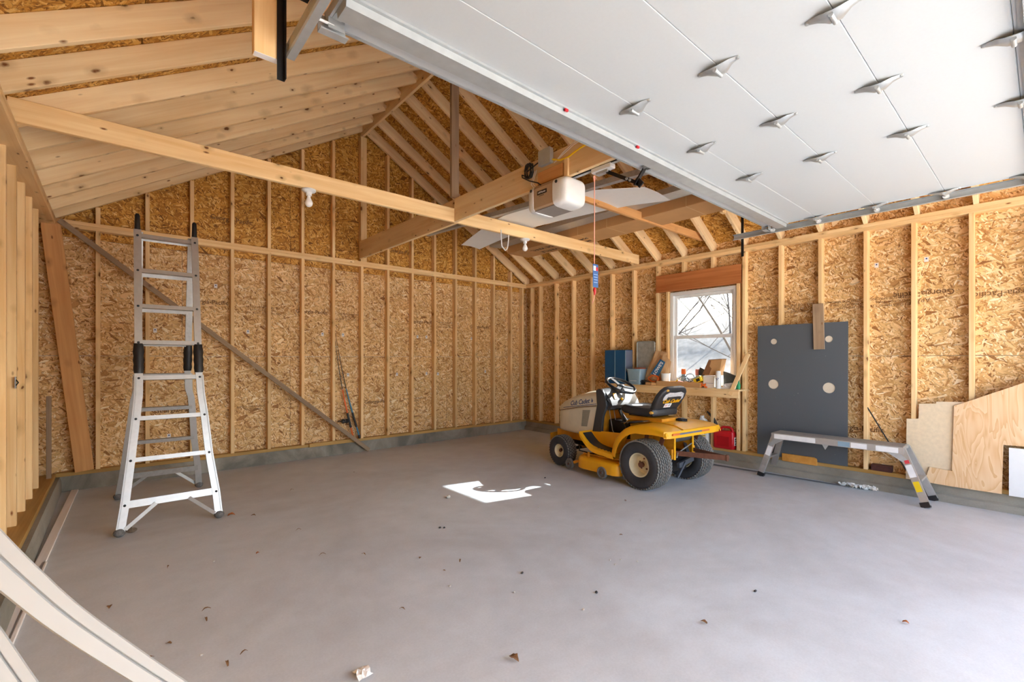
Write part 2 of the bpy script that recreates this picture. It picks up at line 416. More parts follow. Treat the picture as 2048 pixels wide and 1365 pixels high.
# ------------------------------------------------------------------ shell
fl = MB().box(-.62, 6.2, YF-.1, 6.62, -.12, 0).build('floor', FLOORM); struct('floor', fl)
g = MB()
N_ = 26
def hill(x, y):
    d = math.hypot(max(x-9, 0), 0)
    z = -.12+.02*d+.62*max(0, min(x, 24)-19.2)*(1-.12*math.cos(y*.33))+.25*math.sin(x*.35+y*.22)*min(1, max(x-8, 0)/8)
    return z
xs = [6.3+i*(66/N_) for i in range(N_+1)]; ys = [-40+j*4.2 for j in range(29)]
g.sheet([[(x, y, hill(x, y)) for y in ys] for x in xs], .1)
g.box(-40, 6.3, 6.64, 60, -.2, -.12); g.box(-40, -.64, YF-.1, 6.64, -.2, -.12)
struct('ground', g.build('ground', GRASS))
dv = MB().box(-40, 6.3, -40, YF-.1, -.14, -.02).build('driveway', DRIVE); struct('driveway', dv)

def clip(poly, a, b, c):                                   # keep a*x+b*y <= c
    out = []
    for i in range(len(poly)):
        p, q = poly[i], poly[(i+1) % len(poly)]; fp = a*p[0]+b*p[1]-c; fq = a*q[0]+b*q[1]-c
        if fp <= 0: out.append(p)
        if fp*fq < 0:
            t = fp/(fp-fq); out.append((p[0]+t*(q[0]-p[0]), p[1]+t*(q[1]-p[1])))
    return out
def osb_sheet(parent, polys, M, mat):
    b = MB()
    cx = sum(p[0] for q in polys for p in q)/sum(len(q) for q in polys); cy = sum(p[1] for q in polys for p in q)/sum(len(q) for q in polys)
    for q in polys: b.prism([V((x-cx, y-cy, 0)) for x, y in q], [V((x-cx, y-cy, -.012)) for x, y in q])
    return mpart('strand_board', b.mesh('strand_board', mat), parent, M @ Matrix.Translation((cx, cy, random.uniform(-.001, .001))))
def frame(a, b, o): 
    n = V(a).cross(V(b)); M = Matrix((V(a), V(b), n)).transposed().to_4x4(); M.translation = V(o); return M
def rect(x0, y0, x1, y1): return [(x0, y0), (x1, y0), (x1, y1), (x0, y1)]
def minus(r, hx0, hy0, hx1, hy1):
    x0, y0 = r[0]; x1, y1 = r[2]; a, b = max(x0, hx0), min(x1, hx1); c, d = max(y0, hy0), min(y1, hy1)
    if a >= b or c >= d: return [r]
    out = []
    if c > y0: out.append(rect(x0, y0, x1, c))
    if d < y1: out.append(rect(x0, d, x1, y1))
    if a > x0: out.append(rect(x0, c, a, d))
    if b < x1: out.append(rect(b, c, x1, d))
    return out
G = .0018
# gable wall
wb_ = struct('wall_back')
Mb = frame((1, 0, 0), (0, 0, 1), (0, YG+D4, 0))
rows = [(ZC-.02, 1.372), (1.372, 2.591), (2.591, 3.81), (3.81, 5.1)]
for r, (z0, z1) in enumerate(rows):
    x = -.62 - (1.2192 if r % 2 else 0.05)
    while x < 6.2:
        p = rect(max(x, -.62)+G, z0+G, min(x+2.4384, 6.02)-G, z1-G)
        if p[1][0] > p[0][0]:
            p = clip(p, -K, 1, ZT+.16-K*XL); p = clip(p, K, 1, ZT+.16+K*XR)
            if len(p) > 2: osb_sheet(wb_, [p], Mb, OSB if r < 2 else OSBR)
        x += 2.4384
lumber('bottom_plate', wb_, (XL, YG+D4/2, ZC+T2/2), (3.0, YG+D4/2, ZC+T2/2), D4, T2, mat=TREATED)
lumber('bottom_plate', wb_, (3.002, YG+D4/2, ZC+T2/2), (XR, YG+D4/2, ZC+T2/2), D4, T2, mat=TREATED)
for z in (ZT-T2*.5, ZT-T2*1.5):
    s = 2.6 if z > ZT-T2 else 3.9
    lumber('top_plate', wb_, (XL-.08, YG+D4/2, z), (s, YG+D4/2, z), D4, T2)
    lumber('top_plate', wb_, (s+.002, YG+D4/2, z), (XR+.08, YG+D4/2, z), D4, T2)
gx = [-.127+.4064*k for k in range(15)]
for x in gx+[5.85]:
    lumber('stud', wb_, (x, YG+D4/2, ZC+T2), (x, YG+D4/2, ZT-2*T2), T2, D4, up=(0, 1, 0))
for i, x in enumerate(gx):
    if abs(x-XM) < .06: continue
    zt = roof_z(x)-.004-K*T2/2
    if zt-ZT > .05: lumber('stud', wb_, (x, YG+D4/2+.0, ZT), (x, YG+D4/2, zt), T2, D4, up=(0, 1, 0))
lumber('ridge_post', wb_, (XM, YG+D4/2, ZT), (XM, YG+D4/2, roof_z(XM)-.09), D4, D4, up=(0, 1, 0))
# right wall
wr = struct('wall_right')
Mr = frame((0, -1, 0), (0, 0, 1), (XR+D4, 0, 0))
WY0, WY1, WZ0, WZ1 = 2.555, 3.485, .985, 2.275
for r, (z0, z1) in enumerate([(ZC-.02, 1.372), (1.372, 2.591), (2.591, ZT+.11)]):
    y = 6.56 + (1.2192 if r % 2 else 0)
    while y > YF:
        a, b = min(y, 6.55), max(y-2.4384, YF)
        if a-b > .05: osb_sheet(wr, minus(rect(-a+G, z0+G, -b-G, z1-G), -WY1, WZ0, -WY0, WZ1), Mr, OSB)
        y -= 2.4384
lumber('bottom_plate', wr, (XR+D4/2, 6.467, ZC+T2/2), (XR+D4/2, 2.9, ZC+T2/2), D4, T2, mat=TREATED)
lumber('bottom_plate', wr, (XR+D4/2, 2.898, ZC+T2/2), (XR+D4/2, YF, ZC+T2/2), D4, T2, mat=TREATED)
for z in (ZT-T2*.5, ZT-T2*1.5):
    s = 3.2 if z > ZT-T2 else 2.1
    lumber('top_plate', wr, (XR+D4/2, 6.467, z), (XR+D4/2, s, z), D4, T2)
    lumber('top_plate', wr, (XR+D4/2, s-.002, z), (XR+D4/2, YF, z), D4, T2)
XS = XR+D4/2
for y in (6.341, 6.112, 5.705, 5.298, 4.889, 4.487, 4.08, 3.674, 2.465, 2.052, 1.647, 1.238, .857, .454, .05, -.36, -.77, -1.17, -1.58):
    lumber('stud', wr, (XS, y, ZC+T2), (XS, y, ZT-2*T2), D4, T2, up=(0, 1, 0))
for y in (3.51, 2.535):
    lumber('trimmer_stud', wr, (XS, y, ZC+T2), (XS, y, 2.287), D4, T2, up=(0, 1, 0))
for y in (3.275, 2.865):
    lumber('cripple_stud', wr, (XS, y, 2.53), (XS, y, ZT-2*T2), D4, T2, up=(0, 1, 0))
    lumber('cripple_stud', wr, (XS, y, ZC+T2), (XS, y, .92), D4, T2, up=(0, 1, 0))
lumber('header', wr, (XR+.03, 2.497, 2.408), (XR+.03, 3.69, 2.408), .068, .242, mat=LVL)
lumber('sill_plate', wr, (XS, 2.555, .95), (XS, 3.49, .95), D4, T2)
# left wall (studs set back on a wider plate)
wl = struct('wall_left')
Ml = frame((0, 1, 0), (0, 0, 1), (-.605, 0, 0))
for r, (z0, z1) in enumerate([(ZC-.02, 1.372), (1.372, 2.591), (2.591, ZT+.11)]):
    y = YF
    while y < 6.5:
        b = min(y+2.4384, 6.55); osb_sheet(wl, [rect(y+G, z0+G, b-G, z1-G)], Ml, OSB); y += 2.4384
lumber('bottom_plate', wl, (-.52, YF, ZC+T2/2), (-.52, 6.467, ZC+T2/2), .16, T2, mat=TREATED)
for z in (ZT-T2*.5, ZT-T2*1.5): lumber('top_plate', wl, (-.515, YF, z), (-.515, 6.467, z), .15, T2)
for k in range(19):
    y = 5.875-.4064*k
    lumber('stud', wl, (-.557, y, ZC+T2), (-.557, y, ZT-2*T2), .095, T2, up=(0, 1, 0))
# unseen front wall behind the camera; door opening enlarged to let light deeper in
wf = struct('wall_front')
Mf = frame((-1, 0, 0), (0, 0, 1), (0, YF, 0))
for q in ([(-6.01, -.1), (-5.78, -.1), (-5.78, 2.62), (-6.01, 2.62)], [(-.45, -.1), (.60, -.1), (.60, 2.62), (-.45, 2.62)],
          [(-6.01, 2.62), (.60, 2.62), (.60, 2.9), (-XM, 4.78), (-6.01, 2.9)]):
    osb_sheet(wf, [q], Mf, OSB)
lumber('door_header', wf, (.3, YF+.045, 2.76), (5.9, YF+.045, 2.76), .089, .28, mat=LVL)
for x in (.43, 5.80): lumber('door_jamb', wf, (x, YF+.07, 0), (x, YF+.07, 2.62), .038, .14, up=(0, 1, 0))
# concrete curbs
cb = MB().box(XL-.09, 6.02, YG, 6.6, -.05, ZC).build('baseboard_back', CURBM); struct('', cb)
b = MB(); pr = lambda y: [V((XR, y, ZC)), V((XR-.006, y, .075)), V((XR-.03, y, .06)), V((XR-.045, y, .0)), V((XR-.045, y, -.05)), V((6.05, y, -.05)), V((6.05, y, ZC))]
b.prism(pr(YF), pr(YG)); struct('', b.build('baseboard_right', CURBM))
b = MB(); pr = lambda y: [V((-.398, y, -.05)), V((-.398, y, .05)), V((-.402, y, .12)), V((-.412, y, ZC)), V((-.66, y, ZC)), V((-.66, y, -.05))]
b.prism(pr(YF), pr(YG+.01)); struct('', b.build('baseboard_left', CURBM))
# roof
ce = struct('ceiling')
th = math.atan(K); cs, sn = math.cos(th), math.sin(th); OFF = .167
EX = .48; SL = (XM-XL+EX)/cs
for side in (0, 1):
    a, bv = ((0, 1, 0), (cs, 0, sn)) if side == 0 else ((0, -1, 0), (-cs, 0, sn))
    ex = XL-EX if side == 0 else XR+EX
    M = frame(a, bv, (ex, 0, ZT+OFF-K*EX))
    s0 = 0; r = 0
    while s0 < SL-.02:
        s1 = min(s0+1.2192, SL); y = -2.8-(1.2 if r % 2 else 0)  # front overhang lengthened out of view to cut high sky light
        while y < 6.9:
            y0, y1 = max(y, -2.8), min(y+2.4384, 6.85)
            if y1-y0 > .05:
                q = rect(y0+G, s0+G*1.5, y1-G, s1-G*1.5) if side == 0 else rect(-y1+G, s0+G*1.5, -y0-G, s1-G*1.5)
                osb_sheet(ce, [q], M, OSBR)
            y += 2.4384
        s0 = s1; r += 1
RB = .019
ridge = lumber('ridge_board', ce, (XM, -2.7, roof_z(XM)+.045), (XM, 6.55, roof_z(XM)+.045), T2, .24, mat=PINE_L)
RL = [6.12, 5.725, 5.315, 4.90, 4.485, 4.05, 3.585, 3.160, 2.745, 2.335, 1.925, 1.515, 1.105, .695, .285, -.125, -.535, -.94, -1.35, -1.76]
RR = [6.100-.4067*i for i in range(20)]
RD = OFF*cs-.001
def rafter(side, y):
    xe, xr = (XL-.38, XM-T2/2-.001) if side == 0 else (XR+.38, XM+T2/2+.001)
    def P(x): return V((x, y+T2/2, roof_z(x) if True else 0))
    def zc_(x): return ZT+K*((x-XL) if side == 0 else (XR-x))+RD/cs/2
    p0 = V((xe, y+T2/2, zc_(xe))); p1 = V((xr, y+T2/2, zc_(xr)))
    lumber('rafter', ce, p0, p1, T2, RD, up=((-sn, 0, cs) if side == 0 else (sn, 0, cs)), mat=PINE_L, cut1=-RD*K)
for y in RL+[YG+.001]: rafter(0, y)
for y in RR+[YG+.001]: rafter(1, y)
# ties and strongback
TIE_Y = 3.985
lumber('tie_beam', ce, (XL-.035, TIE_Y+T2/2, ZT+.001+.07), (XR+.02, TIE_Y+T2/2, ZT+.001+.07), T2, .14, cut0=.0)
lumber('strongback_beam', ce, (2.695, TIE_Y+T2+.002, ZT+.125), (2.695, YG-.002, ZT+.155), T2, .25, mat=PINE_L)
lumber('strongback_beam', ce, (2.67, -1.75, ZT+.126), (2.67, TIE_Y-.002, ZT+.122), T2, .236, mat=PINE_L)
lumber('beam_block', ce, (2.641, 2.73, ZT+.066), (2.641, 2.455, ZT+.066), .02, .10, mat=AMBER)
lumber('beam_block', ce, (2.641, 2.42, ZT+.0), (2.641, 2.42, ZT+.135), .02, .04, up=(0, 1, 0))
lumber('ridge_post', ce, (2.64, TIE_Y-.021, ZT+.24), (2.64, TIE_Y-.021, roof_z(2.64)+.1), D4, T2, up=(0, 1, 0), mat=OLDWOOD)
lumber('tie_brace', ce, (2.72, 2.945, ZT+.168), (5.80, 2.945, ZT+.172), T2, .089, mat=AMBER)
for y, x in ((1.45, 5.3), (2.46, 5.35)):
    lumber('rafter_block', ce, (x, y, roof_z(x)-.06), (x, y, roof_z(x)+.13), D4, T2, up=(0, 1, 0))
# eaves closed outside
n_ = 0
for x0, x1 in ((XL-EX, -.61), (6.02, XR+EX)):
    n_ += 1; zs = ZT+OFF-K*EX-.02
    struct('', MB().box(x0, x1, -2.8, 6.85, zs-.02, zs).build('trim_%d' % n_, OSBR))
    n_ += 1; xf_ = x0-.02 if n_ == 2 else x1
    struct('', MB().box(xf_, xf_+.02, -2.8, 6.85, zs-.05, zs+.18).build('trim_%d' % n_, OSBR))

# window
wn = struct('window_1')
def wframe(name, y0, y1, z0, z1, w, xa, xb, parent, mat=WHITE):
    b = MB(); b.box(xa, xb, y0, y1, z0, z0+w); b.box(xa, xb, y0, y1, z1-w, z1); b.box(xa, xb, y0, y0+w, z0+w, z1-w); b.box(xa, xb, y1-w, y1, z0+w, z1-w)
    return b.build(name, mat, parent, bevel=.003)
XW = XR+.025
wframe('window_frame', WY0+.004, WY1-.004, WZ0+.004, WZ1-.004, .045, XW, XW+.085, wn)
zm = 1.64
us = wframe('upper_sash', WY0+.05, WY1-.05, zm-.02, WZ1-.05, .038, XW+.05, XW+.075, wn)
ls = wframe('lower_sash', WY0+.05, WY1-.05, WZ0+.05, zm+.022, .042, XW+.018, XW+.046, wn)
MB().box(XW+.060, XW+.064, WY0+.085, WY1-.085, zm+.015, WZ1-.085).build('pane', GLASS, us)
MB().box(XW+.030, XW+.034, WY0+.09, WY1-.09, WZ0+.09, zm-.018).build('pane', GLASS, ls)
MB().box(XW+.008, XW+.018, 2.98, 3.06, zm+.0, zm+.02).build('sash_lock', WHITE, ls)

# trees outside
def bare_tree(name, x, y, hgt, lean, seed, label):
    rnd = random.Random(seed); z0 = hill(x, y)
    r = thing(name, label, 'tree', (x, y, z0-.05)); tr = MB(); br = MB()
    def grow(mb, p, d, L, rad, depth):
        pts = [p]; q = V(p); dd = V(d)
        for i in range(4):
            dd = (dd+V((rnd.uniform(-.22, .22), rnd.uniform(-.22, .22), rnd.uniform(-.1, .16)))).normalized(); q = q+dd*L/4; pts.append(V(q))
        mb.tube(pts, [rad*(1-.14*i) for i in range(5)], 5 if depth else 8, cap=False)
        if depth < 4:
            for k in range((5 if depth < 3 else 4) if depth else 13):
                i = rnd.randint(1, 4) if depth else min(4, 1+k//3); a = rnd.uniform(0, 2*PI); e = rnd.uniform(-.1, .9)
                nd = (dd*.5+V((math.cos(a), math.sin(a), e*.8))).normalized()
                grow(br, pts[i], nd, L*rnd.uniform(.5, .75), max(rad*.5, .006), depth+1)
    grow(tr, V((0, 0, 0)), V((lean, rnd.uniform(-.05, .05), 1)).normalized(), hgt, hgt*.009, 0)
    tr.build('trunk', BARK, r); o = br.build('branch', BARK, r); o['kind'] = 'stuff'
bare_tree('bare_tree', 11.0, 4.95, 6.5, .02, 3, 'nearest leafless tree outside the window, right of the pane centre')
bare_tree('bare_tree', 13.5, 8.2, 6.0, -.05, 5, 'leafless tree with crossing limbs seen through the left half of the upper pane')
bare_tree('bare_tree', 17.5, 11.8, 8.0, .1, 9, 'distant thin bare tree behind the two nearer ones, outside the window')
bare_tree('bare_tree', 16.0, 6.6, 4.2, .2, 12, 'low bare scrub tree outside, seen through the lower window pane')
bare_tree('bare_tree', 23.0, 10.2, 5.5, .2, 17, 'small bare tree on the slope far outside the window')

# ------------------------------------------------------------------ garage door, raised overhead
DX0, DX1, DZ = .70, 5.53, 2.815
gd = thing('garage_door', 'raised white sectional garage door hanging overhead with galvanised hinges', 'garage door', (3.115, .9, DZ))
L = lambda x, y, z=DZ: (x-3.115, y-.9, z-DZ)
SE = .49; YT = 2.06
for i in range(5):
    y1 = YT-SE*i; y0 = y1-SE
    b = MB(); e = .003
    x0, x1 = DX0-3.115, DX1-3.115; ya, yb = y0-.9+.0008, y1-.9-.0008
    pr = lambda x: [V((x, ya, e)), V((x, ya+e, 0)), V((x, yb-e, 0)), V((x, yb, e)), V((x, yb, .045)), V((x, ya, .045))]
    b.prism(pr(x0), pr(x1)); s = b.build('door_section', DOORW, gd)
    b = MB()
    for xx in (x0, x1-.04): b.box(xx-.001, xx+.041, ya+.004, yb-.004, -.0015, .044)
    b.build('end_stile', DOORW, s)
# strut across the top section and one at the bottom section
def strut(y0, y1):
    b = MB(); x0, x1 = DX0-3.115+.01, DX1-3.115-.01
    prof = [(y0, 0), (y0, -.012), (y0+.016, -.012), (y0+.020, -.045), (y1-.020, -.045), (y1-.016, -.012), (y1, -.012), (y1, 0)]
    pr = lambda x: [V((x, y-.9, z)) for y, z in prof]
    b.prism(pr(x0), pr(x1)); return b.build('strut', GALVD, gd)
st = strut(1.83, 1.965)
MB().box(DX0-3.115, DX1-3.115, YT-.9-.001, YT-.9+.012, -.004, .049).build('top_seal', GALVD, gd)
strut(.015, .085)
for x, y in ((2.0, 1.835), (2.72, 1.835)):
    MB().box(x-3.115-.012, x-3.115+.012, y-.9-.006, y-.9+.006, -.026, -.012).build('red_clip', RED, st)
def hinge_mesh():
    b = MB(); P = [(-.105, .007, 0), (-.060, .026, -.008), (-.022, .046, -.026), (.022, .046, -.026), (.060, .026, -.008), (.105, .007, 0)]
    grid = [[(x*s, y, z) for s in (-1, -.45, .45, 1)] for y, x, z in P]
    grid = [[(p[0], p[1], p[2]-(.010 if k in (1, 2) else 0)) for k, p in enumerate(r)] for r in grid]
    b.sheet(grid, .003, smooth=False)
    b.tube([(-.036, 0, -.036), (.036, 0, -.036)], .010, 10)
    for y in (-.095, .095): b.lathe([(.001, -.012), (.009, -.011), (.010, -.004), (.010, 0)], (0, y, -.001), 'z', 8)
    return b
hm = hinge_mesh().mesh('hinge', GALV)
for i in (1, 2, 3, 4):
    for x in (2.295, 3.085, 3.875):
        mpart('hinge', hm, gd, Matrix.Translation(L(x, YT-SE*i)))
    for x in (DX0+.03, DX1-.03): mpart('end_hinge', hm, gd, Matrix.Translation(L(x, YT-SE*i)))
rb = MB(); rb.tube([(0, 0, 0), (.11, 0, 0)], .006, 8); rb.lathe([(.001, .075), (.022, .075), (.024, .081), (.022, .097), (.024, .103), (.001, .103)], (0, 0, 0), 'x', 14)
rm = rb.mesh('roller', [WHITE])
for i in (0, 1, 2, 3, 4):
    y = YT-SE*i-(.045 if i == 0 else 0)
    M1 = Matrix.Translation(L(DX1-.02, y, DZ-.03)); mpart('roller', rm, gd, M1)
    mpart('roller', rm, gd, Matrix.Translation(L(DX0+.02, y, DZ-.03)) @ Matrix.Rotation(PI, 4, 'Z'))
for x, s in ((DX1-.03, 1), (DX0+.03, -1)):
    b = MB(); b.box(-.06, .06, -.03, .012, -.05, -.044); b.box(-.06, .06, .006, .012, -.046, .03); b.box(-.02, .02, -.09, .0, -.004, 0); b.box(-.035, .035, -.05, -.045, -.046, 0)
    b.build('top_bracket', GALVD, gd, L(x, YT+.0))
# tracks
def track(x, s, y1, label, name='door_track'):
    t = thing(name, label, 'door track', (x, 0, DZ-.03))
    prof = [(-.022*s, -.027), (-.022*s, -.030), (.012*s, -.030), (.018*s, -.024), (.018*s, .024), (.012*s, .030), (-.022*s, .030), (-.022*s, .027), (.011*s, .027), (.015*s, .023), (.015*s, -.023), (.011*s, -.027)]
    b = MB(); b.prism([V((a, -1.70, c)) for a, c in prof], [V((a, y1, c)) for a, c in prof])
    curve = [[V((a, -1.70-.30*math.sin(q), c if q == 0 else -(.30+0)*(1-math.cos(q))+c*math.cos(q))) - V((0, c*math.sin(q), 0)) for a, c in prof] for q in [PI/2*i/8 for i in range(9)]]
    b.loft(curve, True, True, False); b.prism(list(curve[-1]), [V((p.x, p.y, -2.95)) for p in curve[-1]])
    b.build('rail', GALVD, t)
    b = MB()
    for k in range(9): b.lathe([(.001, .006), (.006, .005), (.007, 0)], (.019*s, y1-.05-.3*k, -.004), 'x', 8)
    b.build('bolt', GALV, t)['kind'] = 'stuff'; return t
tr = track(5.60, 1, 2.45, 'grey steel door track beside the right wall, ending near the window header')
b = MB(); b.box(.022, .026, 2.34, 2.37, -.235, .80); b.box(.022, .052, 2.366, 2.37, -.235, .80); b.build('hanger_angle', BLACKM, tr)
tl = track(.625, -1, 2.33, 'grey steel door track at upper left, hung from a black angle')
b = MB(); b.box(-.032, -.028, 2.27, 2.305, -.16, .84); b.box(-.060, -.028, 2.301, 2.305, -.16, .84); b.build('hanger_angle', BLACKM, tl)
MB().box(-.05, -.018, 1.80, 2.0, .03, .06).build('angle_bracket', BLACKM, tl)
hp = thing('hanger_post', 'short lumber post hanging from the rafters beside the left door track', 'post', (.525, 2.33, 2.72))
lumber('post', hp, (0, 0, 0), (0, 0, .80), .105, .04, up=(0, 1, 0))
MB().box(-.05, .05, -.021, .017, -.0015, .0005).build('end_stamp', INKW, hp)

DS = .882; EYE = V((0, 0, 1.3465))
def settle(o, k=DS):                                       # door, tracks and opener share one measured size ratio
    o.location = EYE+(V(o.location)-EYE)*k; o.scale = (k, k, k)
for o in (gd, tr, tl, hp): settle(o)

# ------------------------------------------------------------------ door opener
OX = 3.075
op = thing('door_opener', 'taupe and white garage door opener motor hung beside the strongback beam', 'opener', (OX, 2.97, 2.80))
b = MB(); pr = lambda y: [V((-.14, y, -.075)), V((-.145, y, .10)), V((-.125, y, .135)), V((.125, y, .135)), V((.145, y, .10)), V((.14, y, -.075)), V((.12, y, -.09)), V((-.12, y, -.09))]
b.prism(pr(-.12), pr(.13)); hs_ = b.build('housing', TAUPE, op, bevel=.006)
MB().box(-.125, .125, -.118, .128, -.097, -.089).build('bottom_vent', OPGREY, hs_)
def lens(y0, dy, name):
    rings = []
    for t, sc in ((0, 1.0), (.35, 1.0), (.62, .98), (.82, .93), (.94, .84), (1.0, .68)):
        y = y0+dy*t; ring = []
        for k in range(28):
            a = 2*PI*k/28; ca, sa = math.cos(a), math.sin(a); e = .42
            ring.append(V((.150*sc*math.copysign(abs(ca)**e, ca), y, .018+.125*sc*math.copysign(abs(sa)**e, sa))))
        rings.append(ring)
    m = MB().loft(rings, True, True, True).build(name, WHITE, op); return m
l1 = lens(-.12, -.15, 'light_lens'); l2 = lens(.13, .08, 'light_lens')
for y, p in ((-.165, l1), (.155, l2)):
    MB().lathe([(.001, -.006), (.012, -.006), (.015, 0)], (-.148, y, .095), 'x', 12).build('lens_clip', BLACK, p)
MB().box(-.1475, -.143, -.045, .075, .035, .070).build('name_plate', INKK, hs_)
text('lettering', 'LiftMaster', .024, hs_, (-.1482, .015, .052), (0, -1, 0), (0, 0, 1), INKW)
text('lettering', 'PROFESSIONAL', .009, hs_, (-.1455, .02, .022), (0, -1, 0), (0, 0, 1), INKK)
b = MB(); b.tube([(.02, -.1, .138), (.02, -3.4, .138)], .001, 4)
b = MB(); b.box(-.018, .018, -4.95, .12, .136, .139); b.box(-.018, -.014, -4.95, .12, .139, .165); b.box(.014, .018, -4.95, .12, .139, .165); b.build('rail', GALV, op)
b = MB(); b.box(-.028, -.022, -4.95, .12, .133, .172); b.build('rail_cover', BLACKM, op)
tr_ = MB().box(-.035, .035, -.66, -.46, .100, .138).build('trolley', WHITE, op, bevel=.006)
MB().box(-.022, .022, -.62, -.50, .078, .102).build('trolley_carriage', GALV, tr_)
b = MB(); b.bar((0, -.60, .085), (.0, -.905, -.10), .028, .012, (1, 0, 0)); b.bar((.0, -.87, -.105), (0, -.985, .035), .012, .034, (1, 0, 0))
b.bar((0, -.88, -.06), (0, -.93, -.12), .05, .012, (1, 0, 0))
arm = b.build('door_arm', BLACKM, op)
b = MB()
for y, z in ((-.80, -.035), (-.83, -.053)): b.lathe([(.001, -.012), (.010, -.011), (.011, .0)], (-.006, y, z), 'x', 8)
b.build('arm_bolt', GALV, arm)['kind'] = 'stuff'
b = MB(); b.box(-.03, .03, -1.02, -.95, .005, .012); b.box(-.025, -.02, -1.0, -.96, -.01, .05); b.box(.02, .025, -1.0, -.96, -.01, .05); b.build('door_bracket', GALV, op)
# release cord with its red handle and paper tag
rc = thing('release_cord', 'pink release cord with red handle and blue tag hanging below the opener', 'cord', (OX, 2.50, 2.90))
zt_ = -.02; zb = -1.0
b = MB(); b.tube([(0, 0, zt_), (.002, .002, -.35), (-.002, 0, -.7), (0, 0, zb)], .0045, 6); b.tube([(0, 0, -.01), (.02, 0, -.03), (.004, .01, -.05), (-.01, 0, -.02), (0, 0, -.01)], .005, 6)
b.build('cord', PINK, rc)
tg = MB().box(-.034, .034, -.012, -.009, -.955, -.76).build('paper_tag', plain('tag_blue', srgb(52, 92, 148), .6), rc)
MB().box(-.028, .002, -.0135, -.0118, -.815, -.775).build('tag_picture', INKW, tg); MB().box(.006, .028, -.0135, -.0118, -.815, -.785).build('tag_flag', RED, tg)
b = MB()
for k in range(4): b.box(-.024, .024, -.0135, -.0118, -.85-.022*k, -.845-.022*k)
b.build('tag_print', plain('tag_print_ink', srgb(150, 180, 214), .6), tg)['kind'] = 'stuff'
b = MB(); b.tube([(0, 0, -.955), (0, 0, -.975), (.006, 0, -1.0), (0, 0, -1.02)], [.006, .014, .010, .005], 8); b.build('pull_handle', RED, rc)
MB().tube([(0, 0, -1.02), (-.012, 0, -1.06), (-.03, 0, -1.09)], .004, 6).build('cord_tail', PINK, rc)

settle(op); settle(rc)
# junction box, its cords and cables on the strongback
jb = thing('junction_box', 'grey metal junction box on the strongback face', 'electrical box', (2.634, 2.62, 2.955))
b = MB().box(0, .0, 0, 0, 0, 0) if False else MB()
b.box(-.035, .0, -.065, .065, -.06, .06); b.build('box', GALVD, jb, bevel=.004)
MB().box(-.040, -.035, -.068, .068, -.063, .063).build('cover', GALVD, jb, bevel=.002)
MB().box(.0, .016, -.05, .05, -.05, .05).build('mounting_plate', GALVD, jb)
b = MB(); pts = [(2.61, 2.685, 2.94)]
for k in range(40):
    a = k*.75; pts.append((2.615+.010*math.sin(k), 2.80+.045*math.cos(a)+k*.001, 2.905+.062*math.sin(a)))
pts += [(2.62, 2.91, 2.90), (2.615, 2.90, 2.875), (2.605, 2.80, 2.815), (2.595, 2.69, 2.765), (2.60, 2.655, 2.735)]
tag(MB().tube(pts, .0055, 6).build('power_cord', BLACK), 'coiled black power cord between junction box and opener', 'cord')
tag(MB().tube([(2.625, 2.555, 2.92), (2.636, 2.48, 2.893), (2.636, 2.40, 2.89), (2.638, 2.28, 2.92), (2.638, 2.18, 2.93), (2.638, 2.07, 2.945), (2.638, 1.9, 2.955), (2.638, 1.5, 2.96), (2.638, .9, 2.955), (2.638, -.5, 2.955)], .007, 6).build('yellow_cable', YEL2), 'yellow electrical cable stapled along the strongback', 'cable')
wc = thing('bell_wire', 'pair of thin white wires strung along the strongback', 'wire', (2.632, 2.0, 2.95))
for dz, n in ((0, 0), (.016, 1)):
    MB().tube([(.0, .545, -.06), (0, .45, -.025+dz), (0, .34, .012+dz), (0, .17, .034+dz), (0, .0, .038+dz), (0, -.6, .036+dz), (0, -2.4, .03)], .0025, 5).build('wire', INKW, wc)
wp = thing('wire_pair', 'two fine wires dropping from beam to opener motor', 'wire', (2.64, 2.83, 2.84))
for dy in (0, .02): MB().tube([(0, dy-.08, .06), (-.01, dy-.06, .0), (-.035, dy-.07, -.06), (-.02, dy-.10, -.105)], .0025, 5).build('wire', INKW, wp)

# bare bulbs under the tie beam
def lampholder(x, y, z, label):
    t = thing('lamp_holder', label, 'light fixture', (x, y, z), 0, 'bare bulb fixtures under the tie beam')
    MB().lathe([(.001, 0), (.055, 0), (.056, -.010), (.050, -.018), (.030, -.022), (.024, -.030), (.022, -.052), (.001, -.053)], (0, 0, 0), 'z', 24).build('base', WHITE, t)
    MB().lathe([(.013, -.050), (.014, -.066), (.022, -.085), (.030, -.104), (.031, -.116), (.026, -.131), (.014, -.142), (.001, -.145)], (0, 0, 0), 'z', 20).build('bulb', BULB, t)
lampholder(1.225, TIE_Y+.02, ZT-.001, 'white bulb holder under the left half of the tie beam')
lampholder(3.655, TIE_Y+.02, ZT-.001, 'white bulb holder under the right half of the tie beam, beside the cable loop')
tag(MB().tube([(3.27, TIE_Y-.003, 2.78), (3.27, TIE_Y-.006, 2.70), (3.285, TIE_Y, 2.60), (3.335, TIE_Y, 2.56), (3.385, TIE_Y+.02, 2.60), (3.40, TIE_Y+.02, 2.70), (3.40, TIE_Y+.02, 2.75)], .0065, 8).build('cable_loop', WHITE), 'white cable drooping in a loop under the tie beam', 'cable')

